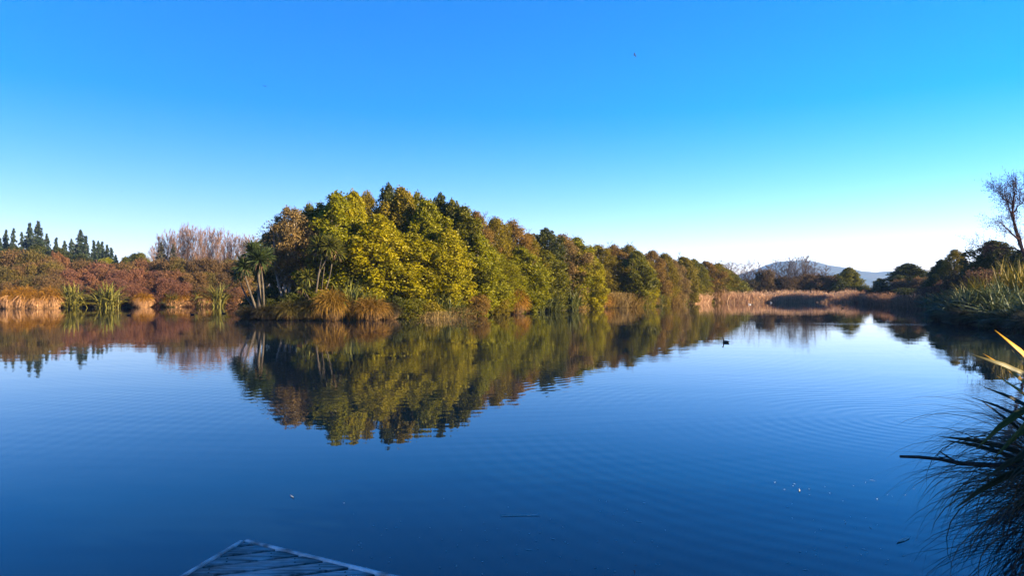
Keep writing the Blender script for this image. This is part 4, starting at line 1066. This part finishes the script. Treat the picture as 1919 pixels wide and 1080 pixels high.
# ------------------------------------------------------------------ ducks, birds, flotsam
def duck(name, loc, heading, length, mat, label, neck=1.0, group='ducks on the lake'):
    root = empty(name, loc, heading, (length, length, length))
    def loft(nm, sect, m, parent, sides=12):
        g = Geo()
        ang = np.arange(sides) / sides * 2 * math.pi
        ring = np.concatenate([np.column_stack([np.full(sides, x), np.cos(ang) * w, z + np.sin(ang) * h]) for x, z, w, h in sect])
        k = len(sect); idx = np.arange(k * sides).reshape(k, sides)
        q = np.stack([idx[:-1], np.roll(idx[:-1], -1, 1), np.roll(idx[1:], -1, 1), idx[1:]], -1).reshape(-1, 4)
        tri = [(idx[0, 0], idx[0, j], idx[0, j + 1]) for j in range(1, sides - 1)] + [(idx[-1, 0], idx[-1, j + 1], idx[-1, j]) for j in range(1, sides - 1)]
        g.add(ring, q, tri)
        return g.build(nm, m, parent, True)
    loft('body', [(-0.52, 0.17, 0.01, 0.01), (-0.42, 0.13, 0.09, 0.05), (-0.25, 0.08, 0.17, 0.13), (0.0, 0.06, 0.205, 0.16), (0.22, 0.07, 0.18, 0.15), (0.36, 0.09, 0.11, 0.11), (0.42, 0.11, 0.03, 0.04)], mat, root)
    g = Geo()
    pts = np.array([(0.30, 0, 0.12), (0.34, 0, 0.24 * neck), (0.36, 0, 0.34 * neck), (0.39, 0, 0.42 * neck), (0.46, 0, 0.43 * neck), (0.51, 0, 0.41 * neck)])
    tube(g, pts, [0.085, 0.06, 0.06, 0.085, 0.07, 0.03], 10)
    g.build('head', mat, root, True)
    loft('bill', [(0.50, 0.41 * neck, 0.03, 0.02), (0.57, 0.395 * neck, 0.032, 0.012), (0.62, 0.39 * neck, 0.02, 0.006)], M['bill'], root, 8)
    return tag(root, label, 'duck', group)
duck('duck', on(1360, 25.6), R(115), 0.36, M['feather_dark'], 'black duck alone on the open pale water', 1.15)
for px, py, hd, m, lab in [(242, 592, 0, 'feather_dark', 'dark duck in the reflections below the widest flax'), (361, 590.5, 180, 'feather_dark', 'dark duck with raised tail below the small narrow flax'), (420, 588.5, 10, 'feather_dark', 'dark duck nearest the cabbage tree'),
                           (1405, 571.5, 170, 'feather_white', 'pale duck in front of the long reed bed, first of a pair'), (1410, 571.2, 0, 'feather_brown', 'brown duck touching the pale one before the long reed bed'), (1445, 568.3, 90, 'feather_white', 'white duck close under the long reed bed'), (1579, 578.5, 200, 'feather_brown', 'small brown duck on the water before the round green tree')]:
    d = CAM_H * FPX / (py - HORIZON)
    duck('duck', on(px, d), R(hd), 0.40, M[m], lab)

def bird(loc, span, heading, dihedral, label, bank=0.0):
    root = empty('flying_bird', loc, heading, (span, span, span))
    root.rotation_euler[0] = bank
    g = Geo()
    tube(g, [(0.26, 0, 0), (0.20, 0, 0.01), (0.08, 0, 0), (-0.1, 0, 0), (-0.24, 0, 0.005), (-0.32, 0, 0.005)], [0.008, 0.03, 0.05, 0.042, 0.02, 0.03], 8)
    g.build('body', M['feather_dark'], root, True)
    for s in (-1, 1):
        w = Geo()
        st = [(0.0, 0.09, 0.0), (0.2, 0.10, dihedral * 0.2), (0.38, 0.06, dihedral * 0.22), (0.5, 0.015, dihedral * 0.12)]
        v = []
        for y, c, z in st:
            v += [(0.07 - y * 0.12, s * y, z + 0.012), (0.07 - y * 0.12 - c * 2, s * y, z), (0.07 - y * 0.12, s * y, z - 0.004)]
        q = []
        for k in range(3):
            a = k * 3
            q += [(a, a + 1, a + 4, a + 3), (a + 1, a + 2, a + 5, a + 4), (a + 2, a, a + 3, a + 5)]
        w.add(v, q)
        w.build('wing', M['feather_dark'], root)
    return tag(root, label, 'bird', 'birds in the sky')
bird(at(1190, 103, 60), 0.62, R(20), 0.6, 'dark bird high in the sky above the far end of the point', 1.05)
bird(at(496, 161, 110), 1.05, R(75), 0.3, 'dark gliding bird in the upper left sky', 0.22)
bird(at(370, 340, 230), 0.7, R(60), 0.5, 'tiny bird above the bare poplars')
bird(at(228, 359, 230), 0.7, R(50), 0.5, 'tiny bird above the last conifers')

def flotsam():
    rng = np.random.default_rng(950)
    g = Geo()
    n = 130
    px = np.concatenate([rng.uniform(640, 1250, 80), rng.uniform(1450, 1720, 50)]); py = np.concatenate([rng.uniform(930, 1078, 80), rng.uniform(900, 1070, 50)])
    d = CAM_H * FPX / (py - HORIZON)
    c = np.column_stack([(px - 959.5) / FPX * d, d, np.full(n, 0.004)])
    a = rng.uniform(0, 6.28, n); L = rng.uniform(0.004, 0.013, n) * (1 + 2.0 * (rng.random(n) > 0.92)); W = rng.uniform(0.002, 0.005, n)
    t = np.column_stack([np.cos(a), np.sin(a), np.zeros(n)]) * L[:, None]; b = np.column_stack([-np.sin(a), np.cos(a), np.zeros(n)]) * W[:, None]
    up = np.array([0, 0, 0.002])
    v = np.stack([c - t, c - b, c + t, c + b, c + up], 1).reshape(-1, 3)
    k = np.arange(n)[:, None, None] * 5
    g.add(v, None, (k + np.array([(0, 1, 4), (1, 2, 4), (2, 3, 4), (3, 0, 4)])[None]).reshape(-1, 3))
    tag(g.build('floating_debris', M['flotsam']), 'tiny pale specks of debris floating on the near water', 'debris', kind='stuff')
    for (px, py, L, a, nm, lab) in [(548, 932, 0.05, 2.2, 'floating_leaf', 'small pale leaf floating left of centre on the dark water'), (975, 967, 0.17, 0.05, 'floating_twig', 'thin twig floating on the dark water near the centre'), (1497, 920, 0.05, 1.2, 'floating_feather', 'white feather floating left of the dead branch'), (1692, 1013, 0.10, 0.6, 'floating_leaf', 'long pale leaf floating beside the foreground tussock')]:
        d = CAM_H * FPX / (py - HORIZON)
        g = Geo()
        K = 6
        rows = []
        for k in range(K):
            t = k / (K - 1); w = L * (0.16 if 'twig' not in nm else 0.025) * math.sin(math.pi * (0.08 + 0.84 * t))
            for s in (-1, 0, 1): rows.append(((t - 0.5) * L * 2, s * w, 0.004 + (0.004 if s == 0 else 0) + 0.01 * (t - 0.5) ** 2))
        g.add(rows, [(k * 3 + j, k * 3 + j + 1, k * 3 + j + 4, k * 3 + j + 3) for k in range(K - 1) for j in range(2)])
        o = g.build(nm, M['flotsam']); o.location = on(px, d); o.rotation_euler = (0, 0, a)
        tag(o, lab, 'leaf' if 'leaf' in nm else nm.split('_')[1], 'things floating on the near water')
flotsam()
